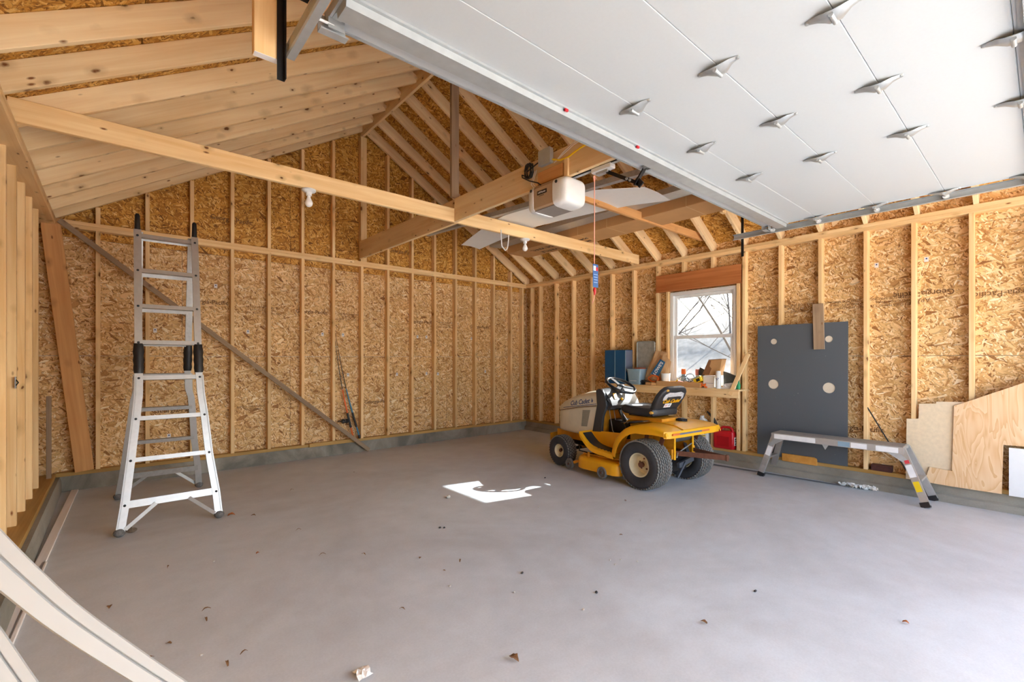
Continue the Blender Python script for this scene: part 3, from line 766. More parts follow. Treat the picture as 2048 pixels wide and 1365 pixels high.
# lengths stored on the tie beam and brace
ZS = ZT+.142
def sheet_z(y): return ZS+.004+(-.07*max(0, y-4.0)**1.5 if y > 4 else 0)+(.05*((y-2.4)/1.6)*((4.0-y)/1.6) if 2.4 < y < 4 else 0)+.002
SHE = [(2.39, 3.66, 4.15), (2.80, 3.35, 3.99), (3.94, 3.225, 3.78), (5.03, 3.45, 3.77)]
grid = []
for i in range(15):
    y = 2.395+i*(5.02-2.395)/14
    la, lb = next((xa+(xb-xa)*(y-ya)/(yb-ya), wa+(wb0-wa)*(y-ya)/(yb-ya)) for (ya, xa, wa), (yb, xb, wb0) in ((SHE[j], SHE[j+1]) for j in range(3)) if y <= yb+1e-6)
    grid.append([(la+k*(lb-la)/4, y+(k/4)*.03, sheet_z(y)+.010+.012*math.sin(k/4*PI)) for k in range(5)])
tag(MB().sheet(grid, -.004).build('white_sheet', WHITE), 'bowed white plastic sheet lying across the tie beam', 'sheet')
def channel(name, x0, x1, y0, y1, z, w, h, mat, label, cat):
    b = MB(); d = V((x1-x0, y1-y0, 0)).normalized(); sd = V((d.y, -d.x, 0))
    prof = [(-w/2, h), (-w/2, 0), (w/2, 0), (w/2, h), (w/2-.003, h), (w/2-.003, .003), (-w/2+.003, .003), (-w/2+.003, h)]
    A, B = V((x0, y0, z)), V((x1, y1, z))
    b.prism([A+sd*a+V((0, 0, c)) for a, c in prof], [B+sd*a+V((0, 0, c)) for a, c in prof])
    return tag(b.build(name, mat), label, cat)
channel('metal_channel', 3.0, 3.385, 5.12, 2.10, ZS+.001, .055, .05, ALUD, 'grimy aluminium channel stored on the tie beam beside the strongback', 'channel')
channel('white_gutter', 4.21, 4.21, 5.27, 1.75, ZS+.072, .20, .06, ALU, 'long pale gutter length lying between white sheet and cardboard carton', 'gutter')
channel('narrow_channel', 4.27, 4.28, 2.6, 1.9, ZS+.14, .08, .03, GALV, 'short dark metal channel on the gutter near the door', 'channel')
cb = thing('cardboard_carton', 'very long flattened cardboard carton printed in black, lying across tie and brace', 'carton', (4.62, 3.6, ZS+.002))
b = MB(); b.box(-.21, .21, -1.55, 1.62, 0, .11); b.build('carton', CARD, cb, bevel=.006)
b = MB()
for y in (-1.2, -.2, .25, .62, .8): b.box(-.2125, .2125, y, y+.006, -.0012, .112)
b.build('tape', plain('tape', srgb(206, 168, 116), .4), cb)['kind'] = 'stuff'
for i, t_ in enumerate(('VINYLE', 'DE VINYL')): text('lettering', t_, .10, cb, (.10-.16*i, 1.05, -.0008), (0, 1, 0), (1, 0, 0), INKK, bold=.002)
for i, t_ in enumerate(('SIDING', 'SOFFIT 395')): text('lettering', t_, .07, cb, (.11-.13*i, .42, -.0008), (0, 1, 0), (1, 0, 0), INKK, bold=.002)

# ------------------------------------------------------------------ riding mower
mw = thing('riding_mower', 'old yellow and cream riding lawn mower parked on the floor by the bench', 'mower', (4.545, 2.693, 0), math.radians(-5.5))
def rrect(w, h, r, n=5, cx=0, cz=0):
    out = []
    for qx, qz, a0 in ((1, 1, 0), (-1, 1, PI/2), (-1, -1, PI), (1, -1, 3*PI/2)):
        for k in range(n+1):
            a = a0+PI/2*k/n; out.append((cx+qx*(w-r)+r*math.cos(a), cz+qz*(h-r)+r*math.sin(a)))
    return out
def tyre(name, R, W, ri, x, y, rows, cnt, lug, side):
    h = W/2
    prof = [(ri, -h*.72), (ri+.012, -h*.86), (ri+(R-ri)*.35, -h*.98), (ri+(R-ri)*.62, -h), (R-.028, -h*.95), (R-.010, -h*.82), (R-.003, -h*.6), (R, -h*.25)]
    prof = prof+[(r, -q) for r, q in prof[::-1]]
    i0 = 5; b = MB().lathe(prof[:i0+1], (0, 0, 0), 'x', 40).lathe(prof[i0:len(prof)-i0], (0, 0, 0), 'x', 40, mi=1).lathe(prof[len(prof)-i0-1:], (0, 0, 0), 'x', 40)
    t = b.build(name, [RUBBERS, RUBBERT], mw, (x, y, R-.004))
    b = MB()
    for i, q in enumerate(rows):
        for k in range(cnt):
            a = 2*PI*(k+.5*(i % 2))/cnt; rr = R-(.0005 if abs(q) < .5 else .003 if abs(q) < .7 else .010)
            c = V((q*h, math.sin(a)*rr, math.cos(a)*rr)); ra = V((0, math.sin(a), math.cos(a))); ta = V((0, math.cos(a), -math.sin(a)))
            sk = .35 if i % 2 else -.35
            d = (ta*math.cos(sk)+V((1, 0, 0))*math.sin(sk))
            b.bar(c-d*lug[0]/2, c+d*lug[0]/2, lug[1], lug[2], ra)
    o = b.build('tread', RUBBER, t); o['kind'] = 'stuff'
    s = side; k = ri/.128
    rim = MB().lathe([(ri+.004, s*h*.78), (ri+.001, s*h*.86), (ri-.010*k, s*h*.80), (ri-.018*k, s*h*.45), (ri-.026*k, s*h*.10), (ri-.05*k, s*h*.02), (.055*k, s*h*.10), (.036*k, s*h*.16), (.034*k, s*h*.34), (.001, s*h*.34)], (0, 0, 0), 'x', 36)
    rim.lathe([(ri-.026*k, s*h*.10), (ri-.02*k, -s*h*.5), (ri+.002, -s*h*.82), (ri-.008*k, -s*h*.8), (ri-.03*k, -s*h*.3), (.04, -s*.0)], (0, 0, 0), 'x', 36)
    ro = rim.build('rim', CREAMR, t)
    hb = MB().lathe([(.030*k, s*h*.30), (.030*k, s*h*.62), (.020*k, s*h*.68), (.001, s*h*.68)], (0, 0, 0), 'x', 14)
    for q in range(5):
        a = 2*PI*q/5; hb.lathe([(.010*k, s*h*.05), (.010*k, s*h*.16), (.001, s*h*.17)], (0, .058*k*math.sin(a), .058*k*math.cos(a)), 'x', 6)
    hb.build('hub', RUST, t); return t
for sx in (-1, 1):
    tyre('rear_tyre', .254, .24, .122, sx*.372, 0, (-.86, -.62, -.38, -.13, .13, .38, .62, .86), 46, (.030, .017, .012), sx)
    tyre('front_tyre', .190, .155, .078, sx*.368, 1.285, (-.8, -.48, -.16, .16, .48, .8), 34, (.026, .015, .008), sx)
# hood
US = [(.79, .264, .785, .968), (.91, .264, .772, .957), (1.02, .262, .755, .935), (1.14, .256, .735, .906), (1.30, .244, .705, .858), (1.44, .226, .678, .803), (1.54, .190, .657, .745), (1.585, .145, .648, .705), (1.60, .08, .645, .675)]
LS = [(.79, .262, .455, .782), (.87, .266, .458, .776), (1.00, .266, .435, .757), (1.10, .262, .402, .740), (1.25, .256, .402, .713), (1.42, .242, .404, .680), (1.50, .222, .408, .662), (1.555, .178, .416, .650), (1.575, .11, .43, .64)]
HE = .52
def lerp_st(S, y):
    for a, b in zip(S, S[1:]):
        if y <= b[0] or b is S[-1]:
            t = max(0, min(1, (y-a[0])/(b[0]-a[0]))); return [a[i]+(b[i]-a[i])*t for i in range(4)]
def hood_x(y, z):
    _, w, zb, zt = lerp_st(US, y); q = max(0.0, min(1.0, (z-zb)/(zt-zb)))
    sn_ = q**(1/HE); return w*max(0, 1-sn_*sn_)**(HE/2)
rings = []
for y, w, zb, zt in US:
    rings.append([V((-w*math.copysign(abs(math.cos(PI*k/20))**HE, math.cos(PI*k/20)), y, zb+(zt-zb)*abs(math.sin(PI*k/20))**HE)) for k in range(21)])
hd = MB().loft(rings, True, True, True).build('hood', CREAM, mw)
rings = [[V((a, y, c)) for a, c in rrect(w, (zt-zb)/2, .03, 4, 0, (zt+zb)/2)] for y, w, zb, zt in LS]
sp = MB().loft(rings, True, True, True).build('side_panel', CREAM, mw)
b = MB(); vq = [(1.03, .71), (.90, .72), (.955, .515), (1.053, .507)]
b.prism([V((-.2685, y, z)) for y, z in vq], [V((-.262, y, z)) for y, z in vq]); ve = b.build('vent_screen', plain('vent_mesh', srgb(150, 146, 132), .7, var=.2, scale=120), sp)
b = MB(); ga = [(1.43+.0, .688), (1.2, .737), (1.0, .768), (.80, .796)]
b.sheet([[(-hood_x(y, z+d)-.0015, y, z+d) for d in (.0, .007)] for y, z in [(1.43-.63*i/14, .700+.098*i/14) for i in range(15)]], .001)
b.build('blue_stripe', INKB, hd)
def on_hood(o):
    for v in o.data.vertices:
        p = o.matrix_basis @ v.co; v.co = (-hood_x(p.y, p.z)-.0016-(.0006 if v.co.z > 0 else 0), p.y, p.z)
    o.matrix_basis = Matrix.Identity(4)
t_ = text('lettering', 'Cub Cadet', .082, hd, (-.26, 1.10, .798), (0, -.37, .062), (0, .06, 1), INKB, shear=.35, bold=.0012); on_hood(t_)
b = MB()
for k, a in enumerate((-.5, -.2, .1, .4)): 
    y0, z0 = .875, .815; d = V((0, -math.sin(a+.3), math.cos(a+.3)))
    p0 = V((0, y0, z0)); p1 = p0+d*(.052-.006*k); n_v = V((0, d.z, -d.y))*.004
    q = [p0+n_v, p1+n_v*.3, p1-n_v*.3, p0-n_v]
    b.sheet([[(-hood_x(p.y, p.z)-.0016, p.y, p.z) for p in (q[0], q[3])], [(-hood_x(p.y, p.z)-.0016, p.y, p.z) for p in (q[1], q[2])]], .0008)
b.build('emblem', INKB, hd)['kind'] = 'stuff'
MB().tube([(-.2655, 1.46, .667), (-.267, 1.1, .739), (-.268, .80, .781)], .004, 5).build('hood_seam', RUST, hd)
# dash, column, wheel
DP = [(.802, .968), (.755, .985), (.715, .980), (.675, .94), (.640, .86), (.632, .79), (.655, .74), (.690, .66), (.705, .56), (.712, .478), (.862, .465), (.825, .62), (.785, .79)]
for s in (-1, 1): MB().prism([V((s*.274, y, z)) for y, z in DP], [V((s*.235, y, z)) for y, z in DP]).build('dash_pillar', DKGREY, mw, bevel=.008)
DT = [(.80, .962), (.755, .982), (.715, .976), (.665, .935), (.60, .86), (.575, .80), (.60, .755), (.70, .74), (.80, .76)]
b = MB().loft([[V((x, .69+(y-.69)*q, .80+(z-.80)*q)) for y, z in DT] for x, q in ((-.236, 1), (-.12, 1.06), (0, 1.08), (.12, 1.06), (.236, 1))], True, True, True)
db = b.build('dashboard', DKGREY, mw)
b = MB(); b.prism([V((-.15, .655, .93)), V((-.10, .655, .93)), V((-.12, .61, .865)), V((-.17, .61, .865))], [V((-.15, .640, .935)), V((-.10, .640, .935)), V((-.12, .595, .87)), V((-.17, .595, .87))]); b.build('warning_label', INKY, db)
MB().sphere((-.06, .585, .865), .018).build('key_knob', INKY, db)
MB().bar((-.27, .62, .88), (-.20, .60, .80), .02, .03).build('throttle_lever', BLACK, db)
MB().tube([(0, .70, .90), (0, .675, .96), (0, .66, 1.005)], [.05, .036, .03], 14).build('steering_column', BLACK, mw)
swm = MB(); tl_ = math.radians(27); cw = V((0, .655, 1.022)); ax = V((1, 0, 0)); ay = V((0, math.cos(tl_), math.sin(tl_))); an = ax.cross(ay)
swm.tube([cw+(ax*math.cos(2*PI*k/40)+ay*math.sin(2*PI*k/40))*.176 for k in range(40)], .017, 10, closed=True)
sw = swm.build('steering_wheel', plain('glossy_black', srgb(36, 37, 40), .22, var=.04), mw)
b = MB()
for a in (PI*.5, PI*1.18, PI*1.82): b.bar(cw-an*.008, cw+(ax*math.cos(a)+ay*math.sin(a))*.17, .045, .012, an)
b.sphere(cw-an*.004, .045, 14, 8, (1, 1, .45)); b.build('wheel_spokes', DKGREY, sw)
# chassis
b = MB()
for s in (-1, 1): b.box(s*.19-.012, s*.19+.012, -.2, 1.58, .31, .41)
b.box(-.2, .2, .30, .80, .40, .42); b.build('frame_rail', YELLOWD, mw)
MB().box(-.17, .17, .82, 1.42, .24, .42).build('engine', BLACKM, mw, bevel=.02)
MB().box(-.13, .13, .42, .74, .28, .62).build('console', BLACKM, mw, bevel=.02)
MB().box(-.235, .235, .73, .745, .42, .72).build('firewall', YELLOWD, mw); MB().box(-.235, .235, .30, .31, .42, .62).build('seat_riser', YELLOWD, mw)
for p in ([(-.16, .70, .78), (-.18, .62, .50), (-.20, .55, .45)], [(-.10, .68, .76), (-.12, .60, .48)], [(-.05, .66, .78), (-.02, .52, .60), (-.05, .46, .46)]): MB().tube(p, .005, 6).build('control_rod', GALV, mw)
MB().bar((-.08, .60, .74), (-.20, .38, .55), .03, .03).build('brake_lever', BLACK, mw)
MB().tube([(-.40, 1.285, .19), (.40, 1.285, .19)], .022, 10).build('front_axle', BLACKM, mw)
MB().box(-.06, .06, 1.24, 1.33, .19, .32).build('axle_pivot', YELLOWD, mw)
b = MB(); b.loft([[V((x, 1.60+.05*(1-(x/.30)**2)+d, z)) for d, z in ((0, .26), (.012, .26), (.012, .355), (0, .355))] for x in [-.30+.06*i for i in range(11)]], True, True, False); b.build('front_bumper', YELLOWD, mw)
# fenders
path = [(-.335, .588, -.335, .562), (-.325, .622, -.325, .572), (-.25, .648, -.25, .580), (-.16, .660, -.16, .580), (-.06, .664, -.05, .572)]
for d in (8, 20, 32, 44, 56, 68, 80, 87):
    a = math.radians(d); path.append((.392*math.sin(a), .262+.400*math.cos(a), .318*math.sin(a), .255+.318*math.cos(a)))
for s in (-1, 1):
    grid = []
    for i, (ty, tz, sy_, sz) in enumerate(path):
        xi = .17 if i < 8 else .27
        grid.append([(s*xi, ty, tz), (s*.375, ty, tz), (s*.430, ty, tz-.003), (s*.458, ty+(sy_-ty)*.1, tz+(sz-tz)*.12), (s*.470, ty+(sy_-ty)*.3, tz+(sz-tz)*.32), (s*.473, sy_, sz)])
    if s > 0: grid = grid[::-1]
    fo = MB().sheet(grid, .006).build('fender', YELLOW, mw)
    if s < 0:
        b = MB()
        for a0, a1, m_ in ((0, .18, 0), (.18, .78, 1), (.78, 1, 0)):
            b.box(-.40+.62*a0, -.40+.62*a1, -.3585, -.350, .590, .608, mi=m_)
        b.build('decal_stripe', [plain('orange_decal', srgb(206, 110, 60), .5), plain('slate_decal', srgb(104, 108, 122), .5)], fo)
        b = MB().sheet([[(x, .055+.1*j, .672-.012*j) for x in (-.44, -.20)] for j in range(3)], .004); 
        b.v = [(x, y+.02, z+.004) for x, y, z in b.v]; b.build('fender_mat', DUSTY, fo)
grid = [[(x, ty, tz+.004) for x in (-.19, 0, .19)] for ty, tz, _, _ in path[:6]]+[[(x, y, z) for x in (-.19, 0, .19)] for y, z in ((.2, .672), (.36, .660), (.44, .60))]
MB().sheet(grid, .006).build('seat_deck', YELLOW, mw)
MB().box(-.17, .17, -.06, .40, .665, .705).build('seat_base', YELLOWD, mw, bevel=.008)
b = MB().lathe([(.001, .035), (.035, .034), (.05, .026), (.058, .012), (.062, 0)], (.11, -.10, .668), 'z', 20)
for k in range(10): 
    a = 2*PI*k/10; b.box(.11+.052*math.cos(a)-.006, .11+.052*math.cos(a)+.006, -.10+.052*math.sin(a)-.006, -.10+.052*math.sin(a)+.006, .67, .694)
b.build('fuel_cap', BLACK, mw)
MB().sheet([[(x, -.330-.020*(1-(abs(x)/.47)**4)+.03*max(0, (abs(x)-.41)/.06)**2, z) for z in (.630, .612, .590, .562)] for x in [-.470+.0470*i for i in range(21)]], .006).build('rear_lip', YELLOW, mw)
# footrests
FP = [(.885, .480), (.83, .425), (.76, .368), (.70, .336), (.64, .322), (.36, .300)]
for s in (-1, 1):
    grid = [[(s*.27, y, z), (s*.455, y, z), (s*.472, y-.004, z-.006), (s*.475, y-.02, z-.052)] for y, z in FP]
    if s > 0: grid = grid[::-1]
    fr = MB().sheet(grid, .005).build('footrest', YELLOW, mw)
    grid = [[(s*.29, y, z+.006), (s*.428, y, z+.006)] for y, z in [(.86, .458), (.80, .402), (.74, .358), (.68, .334), (.60, .320), (.385, .304)]]
    if s > 0: grid = grid[::-1]
    mt = MB().sheet(grid, .004).build('rubber_mat', DUSTY, fr)
    b = MB()
    for k in range(5): b.box(min(s*.31, s*.44), max(s*.31, s*.44), .40+.05*k, .415+.05*k, .3085+.0028*k, .3150+.0028*k)
    b.build('mat_rib', DUSTY, mt)['kind'] = 'stuff'
    ip = [(.885, .478), (.43, .505), (.36, .30), (.64, .322), (.76, .368)]
    MB().prism([V((s*.272, y, z)) for y, z in ip], [V((s*.266, y, z)) for y, z in ip]).build('inner_panel', YELLOW, fr)
# seat
b = MB()
rings = [[V((a, y, c)) for a, c in rrect(w, h, .03, 4, 0, zc)] for y, w, h, zc in ((.0, .17, .03, .765), (.03, .215, .042, .765), (.12, .225, .046, .762), (.30, .225, .048, .766), (.43, .21, .048, .776), (.485, .18, .035, .776))]
se = b.loft(rings, True, True, True).build('seat_cushion', DUSTY, mw)
MB().sphere((-.08, .36, .812), .10, 12, 6, (1, .7, .10)).build('worn_patch', plain('torn_white_lining', srgb(206, 206, 208), .8, var=.2, scale=30), se)
def sback(q, w, zoff=0, yoff=0):   # seat back outline across x at height fraction q
    return V((0, .055-.185*q+yoff, .735+.290*q+zoff))
OL = [(-.155, 0), (-.20, .12), (-.225, .40), (-.228, .66), (-.205, .86), (-.165, .97), (-.12, 1.0), (.12, 1.0), (.165, .97), (.205, .86), (.228, .66), (.225, .40), (.20, .12), (.155, 0)]
f_ = [V((x, 0, 0))+sback(q, 0) for x, q in OL]; k_ = [p+V((0, .050, .030)) for p in f_]
sb = MB().prism(f_, k_, True).build('seat_back', DUSTY, mw, bevel=.014)
bn = V((0, -.290, -.185)).normalized()
def back_pt(x, q, d=.003): return V((x, 0, 0))+sback(q, 0)+V((0, -.84, -.54))*d
b = MB(); top = [(-.16, .66), (-.15, .78), (-.10, .86), (.0, .84), (.10, .86), (.165, .80), (.185, .62), (.165, .55), (.15, .68), (.10, .70), (0, .69), (-.09, .69), (-.10, .60), (-.145, .56)]
b.prism([back_pt(x, q, .0035) for x, q in top], [back_pt(x, q, 0) for x, q in top]); b.build('torn_lining', plain('torn_lining_fabric', srgb(196, 196, 200), .8, var=.25, scale=40), sb)
up_ = (0, -.185, .290)
text('lettering', 'Cub Cadet', .066, sb, back_pt(.01, .52, .004), (1, 0, 0), up_, INKY, shear=.3, bold=.0016)
MB().prism([back_pt(x, q, .003) for x, q in ((-.07, .28), (.045, .28), (.045, .43), (-.07, .43))], [back_pt(x, q, 0) for x, q in ((-.07, .28), (.045, .28), (.045, .43), (-.07, .43))]).build('sticker', INKW, sb)
text('lettering', 'GT', .03, sb, back_pt(-.04, .355, .004), (1, 0, 0), up_, PINKINK); text('lettering', "8'", .03, sb, back_pt(.012, .355, .004), (1, 0, 0), up_, INKB)
b = MB()
for x, q, r in ((-.15, .93, .022), (-.21, .09, .03), (-.19, .05, .03), (.22, .5, .012)): b.sphere(back_pt(x, q, -.006), r, 8, 5, (1, .8, .6))
b.build('foam_tear', plain('yellow_foam', srgb(206, 160, 70), .95, var=.2, scale=60), sb)['kind'] = 'stuff'
# mower deck
b = MB(); out = []
for cx, cy, a0 in ((.36, .76, 0), (-.36, .76, PI/2), (-.40, .36, PI), (.40, .36, 3*PI/2)):
    r = .17 if cy > .5 else .11
    for k in range(7): a = a0+PI/2*k/6; out.append((cx+r*math.cos(a), cy+r*math.sin(a)))
def ring_at(sc, z): return [V((x*sc, .56+(y-.56)*sc, z)) for x, y in out]
b.loft([ring_at(1.0, .075), ring_at(1.0, .165), ring_at(.985, .190), ring_at(.94, .205), ring_at(.7, .212)], True, True, True); dk = b.build('mower_deck', YELLOW, mw)
MB().lathe([(.125, .205), (.125, .25), (.11, .268), (.001, .272)], (-.27, .60, 0), 'z', 24).build('belt_cover', YELLOW, dk)
MB().lathe([(.125, .205), (.125, .25), (.11, .268), (.001, .272)], (.27, .60, 0), 'z', 24).build('belt_cover', YELLOW, dk)
b = MB(); b.bar((-.45, .82, .235), (-.43, .26, .250), .025, .006); b.bar((-.45, .74, .20), (-.45, .74, .26), .02, .02, (0, 1, 0)); b.build('lift_link', YELLOWD, dk)
for x, y, z, r in ((-.48, 1.03, .066, .062), (-.51, .47, .075, .066), (.48, 1.03, .066, .062), (.51, .47, .075, .066)):
    w = MB().lathe([(.001, -.020), (.018, -.020), (.020, -.010), (r*.72, -.010), (r*.78, -.020), (r*.95, -.020), (r, -.010), (r, .010), (r*.95, .020), (r*.78, .020), (r*.72, .010), (.02, .010), (.001, .020)], (0, 0, 0), 'x', 24).build('gauge_wheel', plain('grey_rubber', srgb(112, 110, 108), .8, var=.12, scale=30) if 'grey_rubber' not in MATS else MATS['grey_rubber'], dk, (x, y, z+.01))
    MB().lathe([(.001, -.028), (.010, -.028), (.012, -.018)] if x < 0 else [(.001, .028), (.010, .028), (.012, .018)], (0, 0, 0), 'x', 10).build('axle_bolt', RUST, w)
    if y > .8: MB().bar((0, 0, .0), (-.05 if x > 0 else .05, -.14, .06), .03, .03).build('wheel_arm', YELLOWD, w)
b = MB(); b.tube([(-.25, 1.10, .26), (-.40, .95, .24), (-.35, .80, .22), (.1, .55, .22)], .008, 6); b.build('drive_belt', BLACK, dk)
# rear end
for s in (-1, 1):
    q = [(-.20, .30), (-.20, .57), (.06, .60), (.06, .30)]
    MB().prism([V((s*.17, y, z)) for y, z in q], [V((s*.17-s*.008, y, z)) for y, z in q]).build('rear_plate', YELLOWD, mw)
    MB().box(min(s*.17, s*.145), max(s*.17, s*.145), -.208, -.198, .30, .57).build('rear_flange', YELLOW, mw)
    MB().bar((s*.30, .05, .36), (s*.30, .03, .585), .05, .004, (1, 0, 0)).build('fender_strut', RUST, mw)
    MB().bar((s*.30, -.10, .36), (s*.30, -.18, .575), .05, .004, (1, 0, 0)).build('fender_strut', RUST, mw)
MB().box(-.15, .15, -.14, .14, .15, .36).build('transaxle', BLACKM, mw, bevel=.02)
MB().tube([(-.38, 0, .25), (.38, 0, .25)], .03, 12).build('rear_axle', BLACKM, mw)
MB().tube([(-.15, -.14, .52), (.15, -.14, .52)], .055, 16).build('muffler', plain('sooty_steel', srgb(96, 94, 92), .6, .4, var=.2), mw)
MB().tube([(-.13, -.21, .32), (-.13, -.22, .37), (.10, -.23, .45)], .006, 6).build('bent_rod', GALV, mw)
MB().bar((.02, -.24, .36), (.22, -.05, .44), .03, .03).build('lift_lever', plain('slate_steel', srgb(92, 98, 108), .45, .5), mw)
b = MB(); b.bar((-.14, -.22, .12), (-.02, -.23, .27), .03, .02); b.bar((-.12, -.22, .24), (.16, -.2, .28), .03, .05); b.build('hitch_plate', MATS['slate_steel'], mw)
b = MB(); b.bar((-.175, -.10, .365), (.06, -.66, .372), .010, .050); b.bar((.185, -.12, .372), (.06, -.66, .372), .010, .040); b.build('drawbar', RUST, mw)
MB().lathe([(.001, -.03), (.014, -.03), (.014, .03), (.001, .03)], (.055, -.645, .372), 'z', 10).build('hitch_pin', RUST, mw)

# ------------------------------------------------------------------ stepladder
ld = thing('stepladder', 'tall splayed aluminium articulated ladder standing open near the left wall', 'ladder', (.35, 5.18, 0))
LX = [(0, .030, .672), (.22, .062, .656), (.54, .098, .616), (.86, .132, .592), (1.05, .150, .572), (1.20, .153, .566), (1.5, .153, .562)]
def lxx(z, s):
    for a, b_ in zip(LX, LX[1:]):
        if z <= b_[0]: t = (z-a[0])/(b_[0]-a[0]); return (a[1+s]+(b_[1+s]-a[1+s])*t)
    return LX[-1][1+s]
def lad_y(z, back): return (5.79-.232*z) if back else (4.56+.232*z)
def LP(x, z, back, dy=0): return V((x-.35, lad_y(z, back)+dy-5.18, z))
for back in (0, 1):
    dr = -1 if not back else 1
    for s in (0, 1):
        ins = (.016 if s == 0 else -.016) if back else 0
        rings = []; upin = .0
        zs = [.03, .22, .54, .86, .96, 1.05, 1.12, 1.20]
        for z in zs:
            x = lxx(z, s)+ins*(1 if z > 1 else 0)
            rings.append([LP(x+a, z, back, c) for a, c in ((-.028, -.014), (.028, -.014), (.028, .014), (-.028, .014))])
        r1 = MB().loft(rings, True, True, False).build('lower_rail', ALU, ld)
        b = MB(); b.loft([[LP(lxx(z, s)+(.018 if s else -.018)+a, z, back, dr*.0155+c) for a, c in ((-.003, -.002), (.003, -.002), (.003, .002), (-.003, .002))] for z in zs], True, True, False); b.build('rail_groove', ALUD, r1)
        x = lxx(1.5, s)+ins
        rings = [[LP(x+a, z, back, c) for a, c in ((-.026, -.012), (.026, -.012), (.026, .012), (-.026, .012))] for z in (1.20, 2.46)]
        ur = MB().loft(rings, True, True, False).build('upper_rail', ALU if not back else ALUD, ld)
        b = MB(); zz = [1.225+.035*k for k in range(8)]
        b.loft([[LP(x+.036*q*math.cos(2*PI*k/10), z, back, .026*q*math.sin(2*PI*k/10)) for k in range(10)] for z, q in zip(zz, (.85, 1.0, .9, 1.05, .92, 1.06, .95, .88))], True, True, True)
        b.build('hinge_lock', BLACK, ur)
        if not back:
            MB().loft([[V((x-.35+.02*q*math.cos(2*PI*k/10), 5.145-5.18+dy+.02*q*math.sin(2*PI*k/10), z)) for k in range(10)] for z, q, dy in ((2.43, 1.1, 0), (2.50, 1.0, 0), (2.585, .9, .0), (2.60, .5, 0))], True, True, True).build('top_hinge', BLACK, ld)
        rz = random.uniform(0, 1)
        b = MB(); b.sphere(LP(lxx(0, s), .03, back), .042, 10, 6, (.9, .9, .75)); fo = b.build('rubber_foot', plain('dirty_foot_rubber', srgb(106, 104, 102), .9, var=.3, scale=60, bump=.5) if 'dirty_foot_rubber' not in MATS else MATS['dirty_foot_rubber'], ld)
    for z, hh in ((.22, .055), (.545, .034), (.862, .034), (1.185, .036), (1.478, .036), (1.785, .034), (2.095, .034), (2.405, .034)):
        xa, xb = lxx(min(z, 1.5), 0)+.0, lxx(min(z, 1.5), 1)
        rg = MB().bar(LP(xa, z, back, -dr*.004), LP(xb, z, back, -dr*.004), .026, hh, (0, .232 if not back else -.232, 1)).build('rung' if z > .3 else 'spreader_bar', ALU if not back else ALUD, ld)
        b = MB()
        for x in (xa, xb): b.lathe([(.001, dr*.022), (.008, dr*.021), (.010, dr*.012)], LP(x, z, back), 'y', 8)
        b.build('rivet', BLACKM, rg)['kind'] = 'stuff'
    for s in (0, 1):
        xa = lxx(.03, s)+(.03 if s == 0 else -.03); xb = lxx(.22, s)+(.19 if s == 0 else -.19)
        MB().bar(LP(xa, .05, back, dr*.016), LP(xb, .205, back, dr*.016), .004, .028, (0, 0, 1)).build('diagonal_brace', ALU if not back else ALUD, ld)

# ------------------------------------------------------------------ work platform
pf = thing('work_platform', 'folding aluminium work platform bench standing along the right wall', 'platform', (5.74, 1.42, 0))
W = lambda x, y, z: V((x-5.74, y-1.42, z))
b = MB(); b.box(-.135, .115, -.54, .61, .480, .512); b.build('deck', ALUD, pf, bevel=.004)
b = MB()
for k in range(9): b.box(-.125+.027*k, -.112+.027*k, -.53, .60, .512, .5145)
b.build('deck_rib', ALUD, pf)['kind'] = 'stuff'
b = MB(); b.box(-.140, -.132, -.54, .61, .445, .508); sk_ = b.build('side_rail', ALU, pf)
MB().box(.112, .120, -.54, .61, .445, .508).build('side_rail', ALU, pf)
for y0, y1, m_ in ((.18, .58, INKW), (-.12, -.02, CBLUE), (-.26, -.13, INKW), (-.5, -.33, INKW)): MB().box(-.1415, -.1395, y0, y1, .450, .500).build('side_label', m_, sk_)
b = MB(); b.prism([V((-.142, .06, .45)), V((-.142, .12, .45)), V((-.142, .09, .395))], [V((-.136, .06, .45)), V((-.136, .12, .45)), V((-.136, .09, .395))]); b.build('latch', GALV, sk_)
